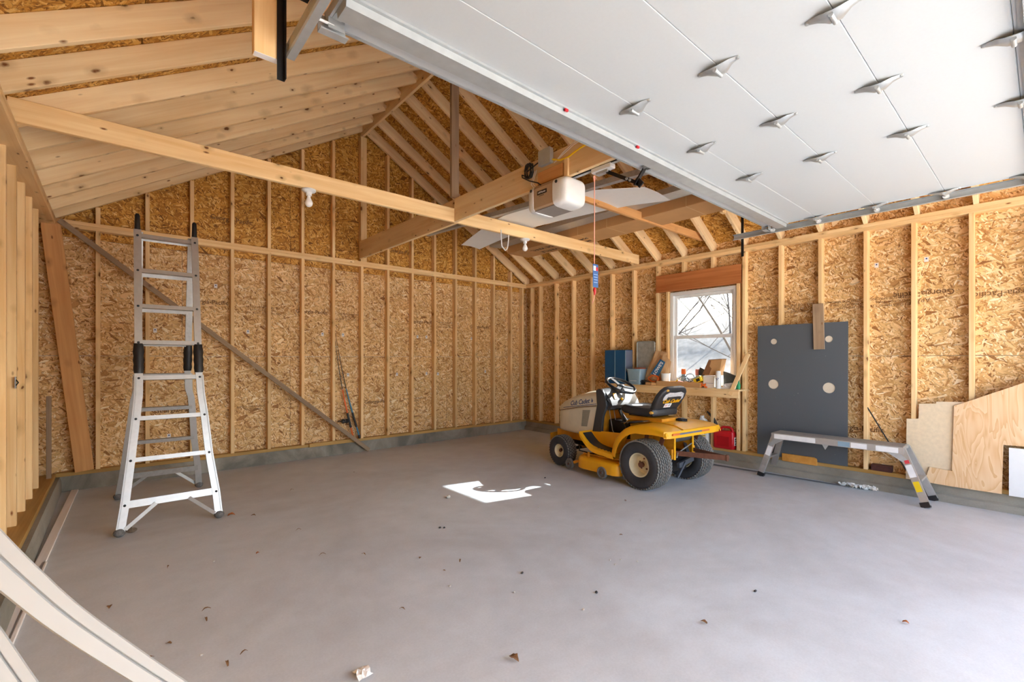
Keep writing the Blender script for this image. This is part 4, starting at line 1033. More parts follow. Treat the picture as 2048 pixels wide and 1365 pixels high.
for (fx, fy, tx, ty) in ((5.615, 2.150, 5.63, 2.00), (5.945, 2.142, 5.84, 2.00), (5.535, .711, 5.63, .90), (5.875, .702, 5.84, .90)):
    lg = MB().bar(W(fx, fy, .02), W(tx, ty, .49), .060, .026, (1, 0, 0)).build('leg', ALU, pf)
    MB().bar(W(fx, fy, .0), W(fx+(tx-fx)*.09, fy+(ty-fy)*.09, .045), .070, .040, (1, 0, 0)).build('rubber_foot', BLACK, lg)
    if fx < 5.7:
        sgn = 1 if fy > 1.4 else -1
        MB().bar(W(fx+(tx-fx)*.5-.0, fy+(ty-fy)*.5, .25)+V((-.014, 0, 0)), W(fx+(tx-fx)*.72, fy+(ty-fy)*.72, .355)+V((-.014, 0, 0)), .05, .003, (1, 0, 0)).build('white_label', INKW, lg)
        MB().bar(W(fx+(tx-fx)*.25, fy+(ty-fy)*.25, .13)+V((-.0145, 0, 0)), W(fx+(tx-fx)*.42, fy+(ty-fy)*.42, .215)+V((-.0145, 0, 0)), .045, .003, (1, 0, 0)).build('yellow_label' if sgn < 0 else 'grey_label', YEL2 if sgn < 0 else ALUD, lg)
        MB().bar(W(fx+(tx-fx)*.74, fy+(ty-fy)*.74, .365)+V((-.0145, 0, 0)), W(fx+(tx-fx)*.80, fy+(ty-fy)*.80, .395)+V((-.0145, 0, 0)), .035, .003, (1, 0, 0)).build('red_label', RED if sgn > 0 else PINKINK, lg)
        gs = [(ty, .445), (ty-sgn*.10, .445), (ty+sgn*.03, .36), (ty+sgn*.07, .37)]
        MB().prism([V((-.145, y-1.42, z)) for y, z in gs], [V((-.139, y-1.42, z)) for y, z in gs]).build('gusset', GALV, lg)
for y in (2.07, .80): MB().bar(W(5.62, y+(.02 if y > 1 else -.02), .22), W(5.90, y+(.02 if y > 1 else -.02), .22), .05, .02).build('leg_tie', ALU, pf)

# ------------------------------------------------------------------ bench under the window
bn_ = thing('window_bench', 'plain board bench shelf with a front apron fixed below the window', 'bench', (5.85, 3.4, 0))
lumber('bench_top', bn_, (0, -.97, .955), (0, 1.03, .955), .29, .020)
lumber('apron', bn_, (-.125, -.96, .902), (-.125, .95, .902), .022, .086, mat=LVL if False else PINE)
BZ = .966
def at(n, label, cat, y, x=5.80, z=BZ, rz=0, group=None): return thing(n, label, cat, (x, y, z), rz, group)
bb = at('blue_locker', 'tall blue plastic case with pale seams at the left end of the bench', 'case', 4.275, 5.83)
MB().box(-.09, .09, -.19, .19, 0, .505).build('body', BLUE, bb, bevel=.006)
MB().box(-.093, -.088, -.006, .004, .005, .50).build('pale_seam', CBLUE, bb); MB().box(-.093, -.086, -.193, -.185, .005, .50).build('pale_seam', CBLUE, bb)
MB().box(-.080, .085, -.193, -.189, .19, .495).build('grey_end_panel', plain('frosted_grey', srgb(112, 118, 138), .5), bb)
MB().box(-.06, .06, -.20, -.189, .175, .19).build('maroon_strap', plain('maroon', srgb(94, 32, 58), .6), bb)
ty = at('metal_tray', 'mottled grey metal tray standing on edge against the studs', 'tray', 3.845, 5.917)
b = MB(); b.prism([V((-.02, a, c)) for a, c in rrect(.150, .31, .03, 4, 0, .32)], [V((.0, a, c)) for a, c in rrect(.150, .31, .03, 4, 0, .32)]); 
b.tube([(-.022, a, c) for a, c in rrect(.146, .306, .03, 4, 0, .32)], .008, 6, closed=True); b.build('tray', SILV, ty, bevel=.003)
bi = at('storage_tub', 'translucent blue plastic tub beside the tall blue case', 'tub', 3.93, 5.80)
b = MB(); b.loft([[V((a, c, z)) for a, c in rrect(w, d, .02, 4)] for w, d, z in ((.07, .095, 0), (.085, .118, .215), (.092, .124, .218), (.092, .124, .226), (.082, .116, .226), (.068, .09, .012))], True, True, True); b.build('tub', CBLUE, bi)
MB().box(-.096, -.084, -.05, .05, .05, .056).build('tub_label', INKW, bi)
tl2 = at('terracotta_lid', 'thin reddish brown lid resting on the storage tub', 'lid', 3.87, 5.80, BZ+.227)
MB().lathe([(.001, .018), (.07, .018), (.075, .012), (.08, .002), (.078, 0), (.001, 0)], (0, 0, 0), 'z', 24).build('lid', plain('terracotta', srgb(150, 72, 50), .6), tl2)
def crumple(poly, x0, depth, seed, name, parent, mat, n=9, amp=.012):
    rnd = random.Random(seed); A, B, C_, D = [V(p) for p in poly]; ph = [rnd.uniform(0, 6) for _ in range(6)]
    def pt(u, v_, s):
        p = A.lerp(B, u).lerp(D.lerp(C_, u), v_); e = min(u, 1-u, v_, 1-v_)*4; e = min(1, e)**.5
        q = amp*(math.sin(7*u+5*v_+ph[0])+.6*math.sin(13*v_-9*u+ph[1])+.4*math.sin(19*u+ph[2]))
        return V((x0+s*depth*e+q*e, p.x, p.y))
    b = MB()
    for s in (-1, 1): b.sheet([[pt(i/n, j/n, s) for j in range(n+1)] for i in range(n+1)], .0015, smooth=False)
    return b.build(name, mat, parent)
pb = at('paper_bag', 'large crumpled kraft paper bag with a blue printed panel', 'bag', 0, 0, 0)
pb.location = (5.862, 3.6, BZ)
r_ = lambda y, z: (y-3.6, z-BZ)
crumple([r_(3.86, 1.03), r_(3.66, 1.46), r_(3.47, 1.43), r_(3.70, .99)], .0, .012, 2, 'rear_panel', pb, KRAFT)
fp = crumple([r_(3.74, 1.00), r_(3.50, 1.415), r_(3.385, 1.30), r_(3.44, .985)], -.050, .016, 5, 'front_panel', pb, KRAFT, amp=.006)
q = [r_(3.69, 1.125), r_(3.535, 1.335), r_(3.455, 1.295), r_(3.555, 1.10)]
MB().prism([V((-.0825, *p)) for p in q], [V((-.081, *p)) for p in q]).build('blue_panel', plain('printed_blue', srgb(44, 104, 150), .6), fp)
text('lettering', "LOWE'S", .062, fp, (-.083, 3.565-3.6, 1.205-BZ), (0, -.60, .80), (0, .80, .60), INKW, bold=.0016)
oc = at('orange_cord_coil', 'coil of orange extension cord on the small blocks before the bag', 'cord', 3.63, 5.775, BZ+.042)
rnd = random.Random(4); pts = []
for k in range(90):
    a = k*.42; pts.append((.02*math.sin(a*.37), .075*math.cos(a)+.012*math.sin(a*.21), .052+.044*math.sin(a)+.004*math.sin(a*1.7)))
MB().tube(pts, .006, 6).build('cord', ORANGE, oc)
MB().bar((-.03, .05, .06), (-.03, -.06, .02), .02, .012).build('cord_tie', plain('tan_strap', srgb(150, 110, 70), .8), oc)
wb2 = at('wire_bundle', 'dark tangled bundle of thin wire on the bench beside the blocks', 'wire', 3.80, 5.765, BZ)
b = MB()
for k in range(22):
    p = [V((rnd.uniform(-.03, .03), rnd.uniform(-.07, .07), rnd.uniform(.006, .075))) for _ in range(4)]; b.tube(p, .0028, 4)
o = b.build('strands', BLACK, wb2); o['kind'] = 'stuff'
for i, (y, w, m_) in enumerate(((3.692, .085, KRAFT), (3.60, .085, PAPER))):
    o = at('wood_offcut', ('brown' if i == 0 else 'pale')+' wood offcut block on the front of the bench top', 'block', y, 5.755)
    lumber('block', o, (0, w/2, .0205), (0, -w/2, .0205), .06, .04, mat=CARD if i == 0 else PINE)
bx = at('parts_tray', 'shallow wooden tray of odds and ends along the bench front', 'tray', 3.235, 5.775)
b = MB(); b.box(-.06, .06, -.315, .315, 0, .006); b.box(-.066, -.058, -.315, .315, 0, .068); b.box(.058, .066, -.315, .315, 0, .068); b.box(-.058, .058, -.321, -.313, 0, .068); b.box(-.058, .058, .313, .321, 0, .068)
b.build('tray', CARD, bx)
def jar(name, label, cat, y, x, z, prof, mat, parts=(), grp=None):
    t = at(name, label, cat, y, x, z, 0, grp); MB().lathe(prof, (0, 0, 0), 'z', 20).build('body', mat, t)
    for nm, pr, m_ in parts: MB().lathe(pr, (0, 0, 0), 'z', 18).build(nm, m_, t)
    return t
TZ = BZ+.006
bk = jar('white_tub', 'round white plastic tub standing in the parts tray', 'tub', 3.455, 5.79, TZ, [(.001, 0), (.052, 0), (.060, .155), (.064, .158), (.064, .166), (.056, .166), (.048, .01), (.001, .01)], WHITE)
jar('orange_cap_bottle', 'clear bottle with an orange cap standing on the window sill', 'bottle', 3.25, 5.90, BZ, [(.001, 0), (.032, 0), (.034, .01), (.034, .12), (.026, .15), (.022, .17), (.001, .17)], CBLUE, [('cap', [(.030, .165), (.031, .20), (.028, .235), (.001, .238)], ORANGE)])
jar('pink_cap_bottle', 'bottle with a pale pink cap behind the wire coil', 'bottle', 3.06, 5.93, BZ, [(.001, 0), (.034, 0), (.035, .12), (.026, .16), (.001, .16)], PAPER, [('cap', [(.034, .155), (.035, .21), (.030, .235), (.001, .237)], plain('pink_cap', srgb(240, 160, 150), .5))])
cw_ = at('black_wire_coil', 'loose loops of black wire standing in the parts tray', 'wire', 3.17, 5.79, TZ)
b = MB()
for k, (cy, cz, r, tx) in enumerate(((.02, .075, .072, .0), (-.06, .115, .062, .3), (-.02, .06, .05, -.3))):
    b.tube([(.012*k+tx*.05*math.sin(a), cy+r*math.cos(a), cz+r*.85*math.sin(a)) for a in [2*PI*i/24 for i in range(24)]], .004, 6, closed=True)
b.build('loops', BLACK, cw_)
yt = at('yellow_twine_spool', 'small bright yellow spool lying in the parts tray left side', 'spool', 3.335, 5.76, TZ)
b = MB(); b.lathe([(.001, -.04), (.03, -.04), (.03, -.034), (.02, -.032), (.02, .032), (.03, .034), (.03, .04), (.001, .04)], (0, 0, .03), 'y', 16); b.build('spool', YEL2, yt); MB().tube([(-.01, -.045, .05), (0, -.08, .085), (.0, -.10, .05)], .012, 6).build('twine', YEL2, yt)
pk = at('pink_foam_roll', 'short pink and white foam roll tilted in the parts tray', 'roll', 3.20, 5.755, TZ)
MB().tube([(0, .05, .055), (0, -.07, .02)], .026, 12).build('roll', plain('pale_pink', srgb(238, 170, 168), .6), pk)
og = at('orange_clamp', 'orange handled clamp lying in the parts tray', 'clamp', 3.02, 5.76, TZ)
b = MB(); b.tube([(0, .07, .03), (0, .02, .05), (0, -.05, .035), (0, -.07, .06)], .013, 8); b.build('handle', ORANGE, og); MB().bar((.0, -.01, .05), (.01, -.03, .10), .03, .03).build('jaw', BLACK, og)
ybx = at('yellow_driver_case', 'yellow and grey tool case tipped up at the tray end', 'case', 2.955, 5.775, BZ+.07)
M_ = Matrix.Rotation(math.radians(-24), 4, 'X')
MB().box(-.035, .035, -.05, .06, 0, .075).xf(M_).build('case', YEL2, ybx, bevel=.006); MB().box(-.037, .037, -.045, .085, .060, .078).xf(M_).build('grey_lid', plain('pale_grey_plastic', srgb(170, 170, 150), .5), ybx); MB().box(-.038, -.034, -.03, .02, .012, .05).xf(M_).build('black_panel', BLACK, ybx)
dkb = at('dark_tool_head', 'dark tool head sticking up behind the yellow case', 'tool', 2.97, 5.88, BZ)
b = MB(); q = [(.04, .0), (.05, .20), (.03, .265), (-.075, .215), (-.05, .0)]; b.prism([V((-.02, *p)) for p in q], [V((.02, *p)) for p in q]); b.build('tool_head', DKGREY, dkb, bevel=.006)
cbx = at('open_carton', 'small brown cardboard carton tipped open before the window', 'carton', 2.79, 5.83, BZ+.16)
b = MB(); q = [(.10, .0), (.045, .195), (-.125, .205), (-.085, .005)]
b.prism([V((-.06, *p)) for p in q], [V((.06, *p)) for p in q]); b.build('carton', CARD, cbx)
q = [(.125, .01), (.045, .19), (.01, .19), (.03, .12), (.005, .09), (.035, .01)]
MB().prism([V((-.072, *p)) for p in q], [V((-.066, *p)) for p in q]).build('torn_flap', CARDD, cbx)
MB().prism([V((-.064, .045, .195)), V((-.064, -.125, .205)), V((-.064, -.13, .215)), V((-.064, .05, .203))], [V((.06, .045, .195)), V((.06, -.125, .205)), V((.06, -.13, .215)), V((.06, .05, .203))]).build('top_flap', CARDD, cbx)
wbx = at('white_box', 'small white box under the tipped cardboard carton', 'box', 2.835, 5.83)
MB().box(-.06, .06, -.075, .075, 0, .155).build('box', PAPER, wbx, bevel=.003); MB().box(-.0615, -.0595, -.06, .05, .06, .063).build('print', INKB, wbx)
ofl = at('orange_pliers', 'orange gripped pliers lying before the white box', 'pliers', 2.885, 5.73)
b = MB(); b.tube([(0, .05, .012), (0, .01, .03), (0, -.03, .05)], .012, 8); b.tube([(0, -.045, .01), (0, -.005, .025), (0, .03, .06)], .012, 8); b.build('grips', ORANGE, ofl); MB().sphere((0, 0, .02), .014).build('pivot', BLACK, ofl)
sc_ = jar('spray_can', 'tall white spray can with blue marks at the bench front', 'can', 2.70, 5.745, BZ, [(.001, 0), (.031, 0), (.033, .006), (.033, .17), (.030, .178), (.030, .215), (.026, .222), (.001, .222)], WHITE)
for k, (dy, z) in enumerate(((.008, .125), (-.012, .128), (-.002, .112))): MB().box(-.0345, -.030, dy-.006, dy+.006, z-.005, z+.006).build('blue_mark', INKB, sc_)
sw_ = at('drywall_saw', 'dark wedge shaped trowel leaning behind the spray can', 'trowel', 2.60, 5.86)
q = [(.08, .04), (.085, .215), (.04, .205), (-.10, .15), (-.11, .10), (-.03, .045)]
MB().prism([V((-.012, *p)) for p in q], [V((.012, *p)) for p in q]).build('blade', plain('drab_steel', srgb(74, 74, 68), .5, .3, var=.15), sw_, bevel=.003)
rl = at('paper_roll', 'roll of crumpled grey paper lying behind the spray can', 'roll', 2.57, 5.80)
MB().tube([(0, .07, .035), (0, -.07, .05)], [.03, .036], 12).build('roll', plain('grey_paper', srgb(206, 208, 212), .7, var=.2, scale=40), rl); MB().tube([(-.03, .08, .03), (-.04, .06, .045), (-.03, .04, .03)], .008, 6).build('tape_end', INKW, rl)
fb = at('foam_board', 'thin strip of pale foam board at the right bench front', 'board', 2.66, 5.745)
MB().box(-.03, .02, -.16, .19, 0, .018).build('strip', PAPER, fb); fb.location.x = 5.79; fb.location.z = BZ
jar('green_bottle', 'small dark green bottle at the right end of the bench', 'bottle', 2.475, 5.80, BZ, [(.001, 0), (.022, 0), (.024, .06), (.012, .085), (.012, .10), (.001, .102)], GREEN)
ds = thing('leaning_stick', 'rough wood stick leaning from the bench end to the window stud', 'stick', (5.80, 2.45, .90))
lumber('stick', ds, (-.09, .09, -.005), (.085, -.055, .50), .018, .05, up=(0, 1, .2))

# ------------------------------------------------------------------ things along the right wall
jg = thing('white_jug', 'tall white plastic jug on the wall plate behind the mower tyre', 'jug', (5.955, 2.985, ZC+T2))
b = MB(); b.loft([[V((a, c+dy, z)) for a, c in rrect(w, d, .02, 4)] for w, d, z, dy in ((.045, .068, 0, 0), (.047, .070, .01, 0), (.047, .070, .22, 0), (.045, .066, .27, 0), (.036, .045, .34, .015), (.022, .026, .365, .03), (.022, .026, .385, .03), (.02, .024, .39, .03))], True, True, True); b.build('body', WHITE, jg)
MB().tube([(-.02, -.01, .33), (-.03, -.055, .30), (-.03, -.062, .25), (-.03, -.055, .22)], .012, 8).build('handle', WHITE, jg)
lb = MB().box(-.0485, -.0465, -.045, .055, .05, .18).build('label', INKW, jg)
for k, m_ in enumerate((PINKINK, YEL2, RED, CARDD)): MB().box(-.0495, -.0480, -.04, .04-.012*k, .155-.03*k, .17-.03*k).build('label_band', m_, lb)
gc = thing('gas_can', 'red plastic gas can with a black spout on the wall plate', 'gas can', (5.945, 2.708, ZC+T2+.001))
b = MB(); b.loft([[V((a, c, z)) for a, c in rrect(w, d, .028, 5)] for w, d, z in ((.050, .122, 0), (.058, .130, .012), (.058, .132, .10), (.058, .130, .185), (.052, .122, .215), (.035, .09, .228))], True, True, True); b.build('body', RED, gc)
MB().tube([(0, .065, .215), (0, .045, .255), (0, .02, .272), (0, -.06, .272), (0, -.09, .255), (0, -.105, .205)], .016, 10).build('handle', RED, gc)
MB().tube([(0, .085, .215), (0, .105, .262)], [.026, .024], 12).build('spout_collar', BLACK, gc); MB().tube([(0, .104, .258), (0, .114, .282)], .026, 12).build('green_ring', GREEN, gc)
MB().tube([(0, .113, .280), (0, .135, .34), (0, .155, .375), (0, .205, .425), (0, .235, .45)], [.022, .019, .017, .014, .010], 10).build('spout', BLACK, gc)
sl = MB().box(-.03, .03, -.1345, -.130, .05, .155).build('side_label', INKW, gc)
for k in range(3): MB().box(-.02, .02, -.136, -.134, .065+.028*k, .078+.028*k).build('label_print', BLACK, sl)
MB().box(-.060, -.057, -.08, .08, .03, .16).build('moulded_panel', plain('darker_red_plastic', srgb(178, 16, 28), .4), gc, bevel=.004)
# grey panel with four openings
gp = thing('grey_panel', 'large dark grey painted panel with four round holes against the studs', 'panel', (5.915, 1.845, .195))
def holed(poly, holes, th):
    cu = bpy.data.curves.new('outline', 'CURVE'); cu.dimensions = '2D'; cu.fill_mode = 'BOTH'; cu.extrude = th/2
    def sp_(pts):
        s = cu.splines.new('POLY'); s.points.add(len(pts)-1); s.use_cyclic_u = True
        for p, q in zip(s.points, pts): p.co = (q[0], q[1], 0, 1)
    sp_(poly)
    for cx, cy, r in holes: sp_([(cx+r*math.cos(2*PI*k/28), cy+r*math.sin(2*PI*k/28)) for k in range(28)])
    o = bpy.data.objects.new('outline', cu); me = bpy.data.meshes.new_from_object(o); bpy.data.objects.remove(o); bpy.data.curves.remove(cu); return me
HO = [(-.27, 1.350, .034), (.285, 1.362, .036), (-.275, .845, .056), (.285, .828, .058)]
m = NT('scuffed_grey_paint'); tc = m.n('TexCoord').outputs['Object']
sc1 = m.math('GREATER_THAN', m.noise(m.vmath('MULTIPLY', tc, (16, 5, 5)), 1.0, 6, .75, 1.2), .70); sc2 = m.math('GREATER_THAN', m.noise(tc, 42.0, 2, .5), .76)
col = m.mix(m.math('MULTIPLY', m.math('MAXIMUM', sc1, sc2), .5), srgb(86, 93, 100), srgb(150, 154, 156)); m.set(Base_Color=col, Roughness=.55)
me = holed([(-.455, -.005), (.455, .0), (.46, 1.545), (-.45, 1.54)], HO, .010); me.materials.clear(); me.materials.append(MATS['scuffed_grey_paint'])
MP = Matrix(((0, 0, -1), (-1, 0, 0), (0, 1, 0))).to_4x4()
mpart('panel', me, gp, MP)
for cx, cy, r in HO: MB().lathe([(.001, 0), (r-.0005, 0), (r-.0005, .005)], (.0005, -cx, cy), 'x', 28).build('hole_plug', plain('pale_card', srgb(222, 210, 190), .8, var=.08) if 'pale_card' not in MATS else MATS['pale_card'], gp)
ws = thing('scrap_board', 'weathered grey scrap board hooked over the top of the grey panel', 'board', (5.893, 1.652, 1.445))
lumber('board', ws, (0, -.006, 0), (0, .006, .505), .020, .104, up=(0, 1, 0), mat=OLDWOOD)
ob = thing('yellow_block', 'honey coloured wood block lying on the curb before the grey panel', 'block', (5.908, 1.845, ZC+.0005))
MB().prism([V((-.014, a, c)) for a, c in ((.178, 0), (.178, .088), (-.15, .088), (-.172, .076), (-.176, .06), (-.176, 0))], [V((.014, a, c)) for a, c in ((.178, 0), (.178, .088), (-.15, .088), (-.172, .076), (-.176, .06), (-.176, 0))]).build('block', wood('honey_wood', srgb(226, 166, 84), srgb(206, 142, 62), knots=False, spread=.05), ob, bevel=.004)
bk_ = thing('dark_brick', 'dark red brick lying on the wall plate between two studs', 'brick', (5.965, 1.11, ZC+T2))
MB().box(-.04, .04, -.085, .085, 0, .062).build('brick', BRICK, bk_, bevel=.005)
tag(MB().tube([(5.93, 1.228, .845), (5.925, 1.10, .60), (5.915, .93, .28), (5.905, .80, .03)], .006, 6).build('thin_rod', BLACKM), 'thin dark rod leaning on the stud left of the plywood', 'rod')
def board(name, label, cat, poly, x0, th, mat, part):
    cy = sum(p[0] for p in poly)/len(poly); zb = min(p[1] for p in poly)
    t = thing(name, label, cat, (x0, cy, zb))
    b = MB(); b.prism([V((0, y-cy, z-zb)) for y, z in poly], [V((th, y-cy, z-zb)) for y, z in poly]); 
    o = b.build(part, mat, t); return t, o
board('notched_plywood', 'pale notched plywood offcut standing behind the big plywood sheet', 'plywood', [(.906, .753), (.817, .761), (.813, .907), (.691, .916), (.691, .935), (.50, .945), (.50, .296), (.72, .285), (.735, .16), (.912, .16)], 5.905, .010, plain('pale_plywood', srgb(226, 206, 174), .75, var=.08, scale=30), 'sheet')
m = NT('rotary_plywood'); tc = m.n('TexCoord').outputs['Object']
wv = m.noise(m.vmath('MULTIPLY', tc, (1, 3.0, .8)), 1.5, 2, .5, 1.8); rg_ = m.math('FRACT', m.math('MULTIPLY', wv, 9.0)); gr = m.noise(m.vmath('MULTIPLY', tc, (1, 60, 3)), 1.0, 2)
sk2 = m.math('SMOOTH_MIN', m.math('ABSOLUTE', m.math('SUBTRACT', rg_, .5)), .5)
col = m.ramp(m.math('ADD', m.math('MULTIPLY', rg_, .55), m.math('MULTIPLY', gr, .35)), [(.10, srgb(214, 166, 114)), (.4, srgb(228, 188, 142)), (.8, srgb(236, 204, 164))]); m.set(Base_Color=col, Roughness=.65)
board('plywood_sheet', 'large plywood offcut with a sloping top edge at the right wall', 'plywood', [(.565, .905), (.132, 1.138), (-.30, 1.37), (-.30, .60), (.252, .59), (.262, .157), (.60, .157), (.775, .162), (.735, .31), (.58, .30)], 5.885, .014, MATS['rotary_plywood'], 'sheet')
board('white_board', 'white panel board standing at the right edge before the plywood', 'board', [(.219, .572), (-.35, .575), (-.35, .155), (.219, .157)], 5.868, .012, WHITE, 'panel')
pp = thing('crumpled_paper', 'crumpled white paper and plastic scraps by the curb under the platform', 'scrap', (5.83, 1.28, 0))
rnd = random.Random(11)
for k, (y, x, w) in enumerate(((.13, 0, .05), (.06, .01, .06), (.0, -.02, .05), (-.05, .0, .05), (-.10, .02, .055), (-.14, .0, .03), (-.01, .02, .07))):
    g_ = [[(x+(i-2)*w/3.2+rnd.uniform(-.006, .006), y+(j-2)*w/3.0+rnd.uniform(-.006, .006), max(.004, .018+rnd.uniform(-.014, .03))) for j in range(5)] for i in range(5)]
    MB().sheet(g_, .0015, smooth=False).build('paper_scrap', PAPER, pp)
for i, (x0, x1, y0, y1) in enumerate(((5.70, 5.80, 2.9, 1.35), (5.74, 5.82, 2.75, 1.42))):
    tag(MB().tube([(x0, y0, .006), ((x0+x1)/2, (y0+y1)/2, .006), (x1, y1, .006)], .005, 6).build('floor_rod', plain('grey_rod', srgb(112, 116, 120), .5, .4) if 'grey_rod' not in MATS else MATS['grey_rod']), ('outer' if i == 0 else 'inner')+' thin grey rod lying on the floor under the platform', 'rod')

# ------------------------------------------------------------------ things along the gable and left walls
lp = thing('leaning_plank', 'wide knotty plank leaning in the back left corner', 'plank', (-.24, 6.44, ZC+T2))
lumber('plank', lp, (.012, -.0, .005), (-.235, -.012, 2.50), .036, .145, up=(1, 0, .1), mat=AMBER)
so = thing('short_board', 'short narrow board standing on the left plate near the corner', 'board', (-.475, 6.27, ZC+T2))
lumber('board', so, (0, 0, 0), (.0, .0, .79), .036, .036, up=(0, 1, 0), mat=OLDWOOD)
st_ = thing('diagonal_stick', 'long weathered stick leaning diagonally across the gable studs', 'stick', (2.76, 6.43, 0))
lumber('stick', st_, (.03, -.03, .022), (-3.17, -.045, 2.715), .022, .052, up=(.6, 0, .8), mat=OLDWOOD)
def rod_(name, label, x0, x1, xt, col, reel, yb):
    t = thing(name, label, 'fishing rod', (x0, yb, ZC+T2))
    P = lambda z: V(((xt-x0)*(z/1.50) - .03*math.sin(PI*min(1, z/1.5)), .055*z/1.5, z))
    MB().tube([P(0), P(.05)], .016, 10).build('butt_cap', BLACK, t)
    MB().tube([P(.05), P(.17)], .0115, 10).build('lower_grip', col, t); MB().tube([P(.17), P(.38)], [.016, .015], 10).build('reel_seat', BLACK, t)
    MB().tube([P(.38), P(.55), P(.72)], [.012, .010, .008], 10).build('coloured_blank', col, t)
    MB().tube([P(.72), P(1.0), P(1.25), P(1.50)], [.006, .0045, .003, .002], 6).build('tip', BLACKM, t)
    for z in (.72, .95, 1.15, 1.32): MB().tube([P(z)+V((-.008, -.008+.010*math.cos(2*PI*k/10), .010*math.sin(2*PI*k/10))) for k in range(10)], .0014, 4, closed=True).build('line_guide', GALV, t)
    if reel:
        c = P(.27)+V((-.075, -.03, .0))
        rl_ = MB().lathe([(.001, -.04), (.030, -.038), (.034, -.02), (.026, -.012), (.026, .014), (.034, .02), (.030, .04), (.001, .042)], c, 'x', 16).build('reel', BLACK, t)
        MB().bar(c+V((.0, .01, 0)), P(.28), .016, .012).build('reel_foot', BLACK, rl_); MB().tube([c+V((-.05, -.01, 0)), c+V((-.085, -.01, .015)), c+V((-.10, -.01, .0))], .007, 6).build('reel_handle', BLACK, rl_)
        MB().tube([c+V((0, .035*math.cos(a), .04*math.sin(a))) for a in [PI*k/8 for k in range(9)]], .002, 5).build('bail', GALV, rl_)
    return t
rod_('fishing_rod', 'orange fishing rod with a black reel leaning on a gable stud', 2.595, 2.6, 2.34, ORANGER, True, 6.475)
rod_('fishing_rod', 'blue fishing rod without reel, right of the orange one', 2.69, 2.7, 2.36, TEAL, False, 6.485)
sc2_ = lumber('sill_scrap', None, (1.98, 6.453, ZC+T2-.013), (2.60, 6.453, ZC+T2-.013), .022, .05, mat=TREATED); tag(sc2_, 'thin lumber strip lying along the gable wall plate', 'strip')
nt = [(-.30, 6.43, -.415, 2.55, 'long'), (-.345, 4.28, -.40, 1.9, 'shorter')]
for i, (xa, ya, xb, yb, w) in enumerate(nt):
    o = lumber('trim_strip', None, (xa, ya, .009+.0*i), (xb, yb, .009), .052 if i == 0 else .028, .016, mat=TRIMW)
    tag(o, w+' pale trim strip lying on the floor along the left curb', 'trim strip')
MB_ = MB().box(-.5205, -.515, 5.13, 5.15, 1.05, 1.09)
np_ = thing('nail_plate', 'small steel nail plate on a left wall stud', 'plate', (-.509, 4.62, 1.18)); MB().box(-.004, .0, -.022, .022, -.04, .04).build('plate', GALV, np_); MB().tube([(0, -.005, -.02), (.012, -.01, 0), (0, -.005, .02)], .004, 6).build('loop', BLACKM, np_)

# white vinyl stop mouldings bent in the near corner
def vinyl(label, pts, w, off):
    b = MB(); P = [V(p) for p in pts]; n = len(P); fine_ = []
    for i in range(n-1):
        p0, p1, p2, p3 = P[max(i-1, 0)], P[i], P[i+1], P[min(i+2, n-1)]
        for k in range(8):
            t = k/8; fine_.append(.5*((2*p1)+(-p0+p2)*t+(2*p0-5*p1+4*p2-p3)*t*t+(-p0+3*p1-3*p2+p3)*t**3))
    fine_.append(P[-1])
    wd = lambda i, n: w[0]+(w[1]-w[0])*min(1, i/n*1.25)
    prof = [(-.5, -.006), (-.16, -.006), (-.14, .001), (-.08, .001), (-.06, -.007), (.42, -.009), (.5, -.002), (.5, .006), (.40, .008), (-.5, .006)]
    rings = []
    for i, p in enumerate(fine_):
        d = (fine_[min(i+1, len(fine_)-1)]-fine_[max(i-1, 0)]).normalized(); up = V((0, 0, 1)); sd = d.cross(V((0, 1, 0))).normalized()
        if sd.z < 0: sd = -sd
        rings.append([p-sd*a*wd(i, len(fine_))+V((0, c*.7, 0)) for a, c in prof])
    b.loft(rings, True, True, False); o = b.build('vinyl_moulding', plain('vinyl', srgb(164, 166, 165), .4, var=.02) if 'vinyl' not in MATS else MATS['vinyl']); return tag(o, label, 'moulding')
vinyl('upper white vinyl moulding bowed across the near left corner', [(-.435, 1.10, 1.60), (-.33, 1.10, 1.38), (-.235, 1.10, 1.19), (-.160, 1.10, 1.054), (-.114, 1.10, .978), (-.057, 1.10, .892), (.038, 1.10, .768), (.10, 1.10, .692), (.24, 1.10, .52), (.42, 1.10, .28), (.60, 1.10, .022)], (.066, .034), 0)
vinyl('lower white vinyl moulding standing under the upper one at left', [(-.39, 1.12, 1.48), (-.29, 1.12, 1.22), (-.215, 1.12, 1.03), (-.165, 1.12, .912), (-.126, 1.12, .816), (-.06, 1.12, .65), (.03, 1.12, .36), (.11, 1.12, .022)], (.046, .034), 0)

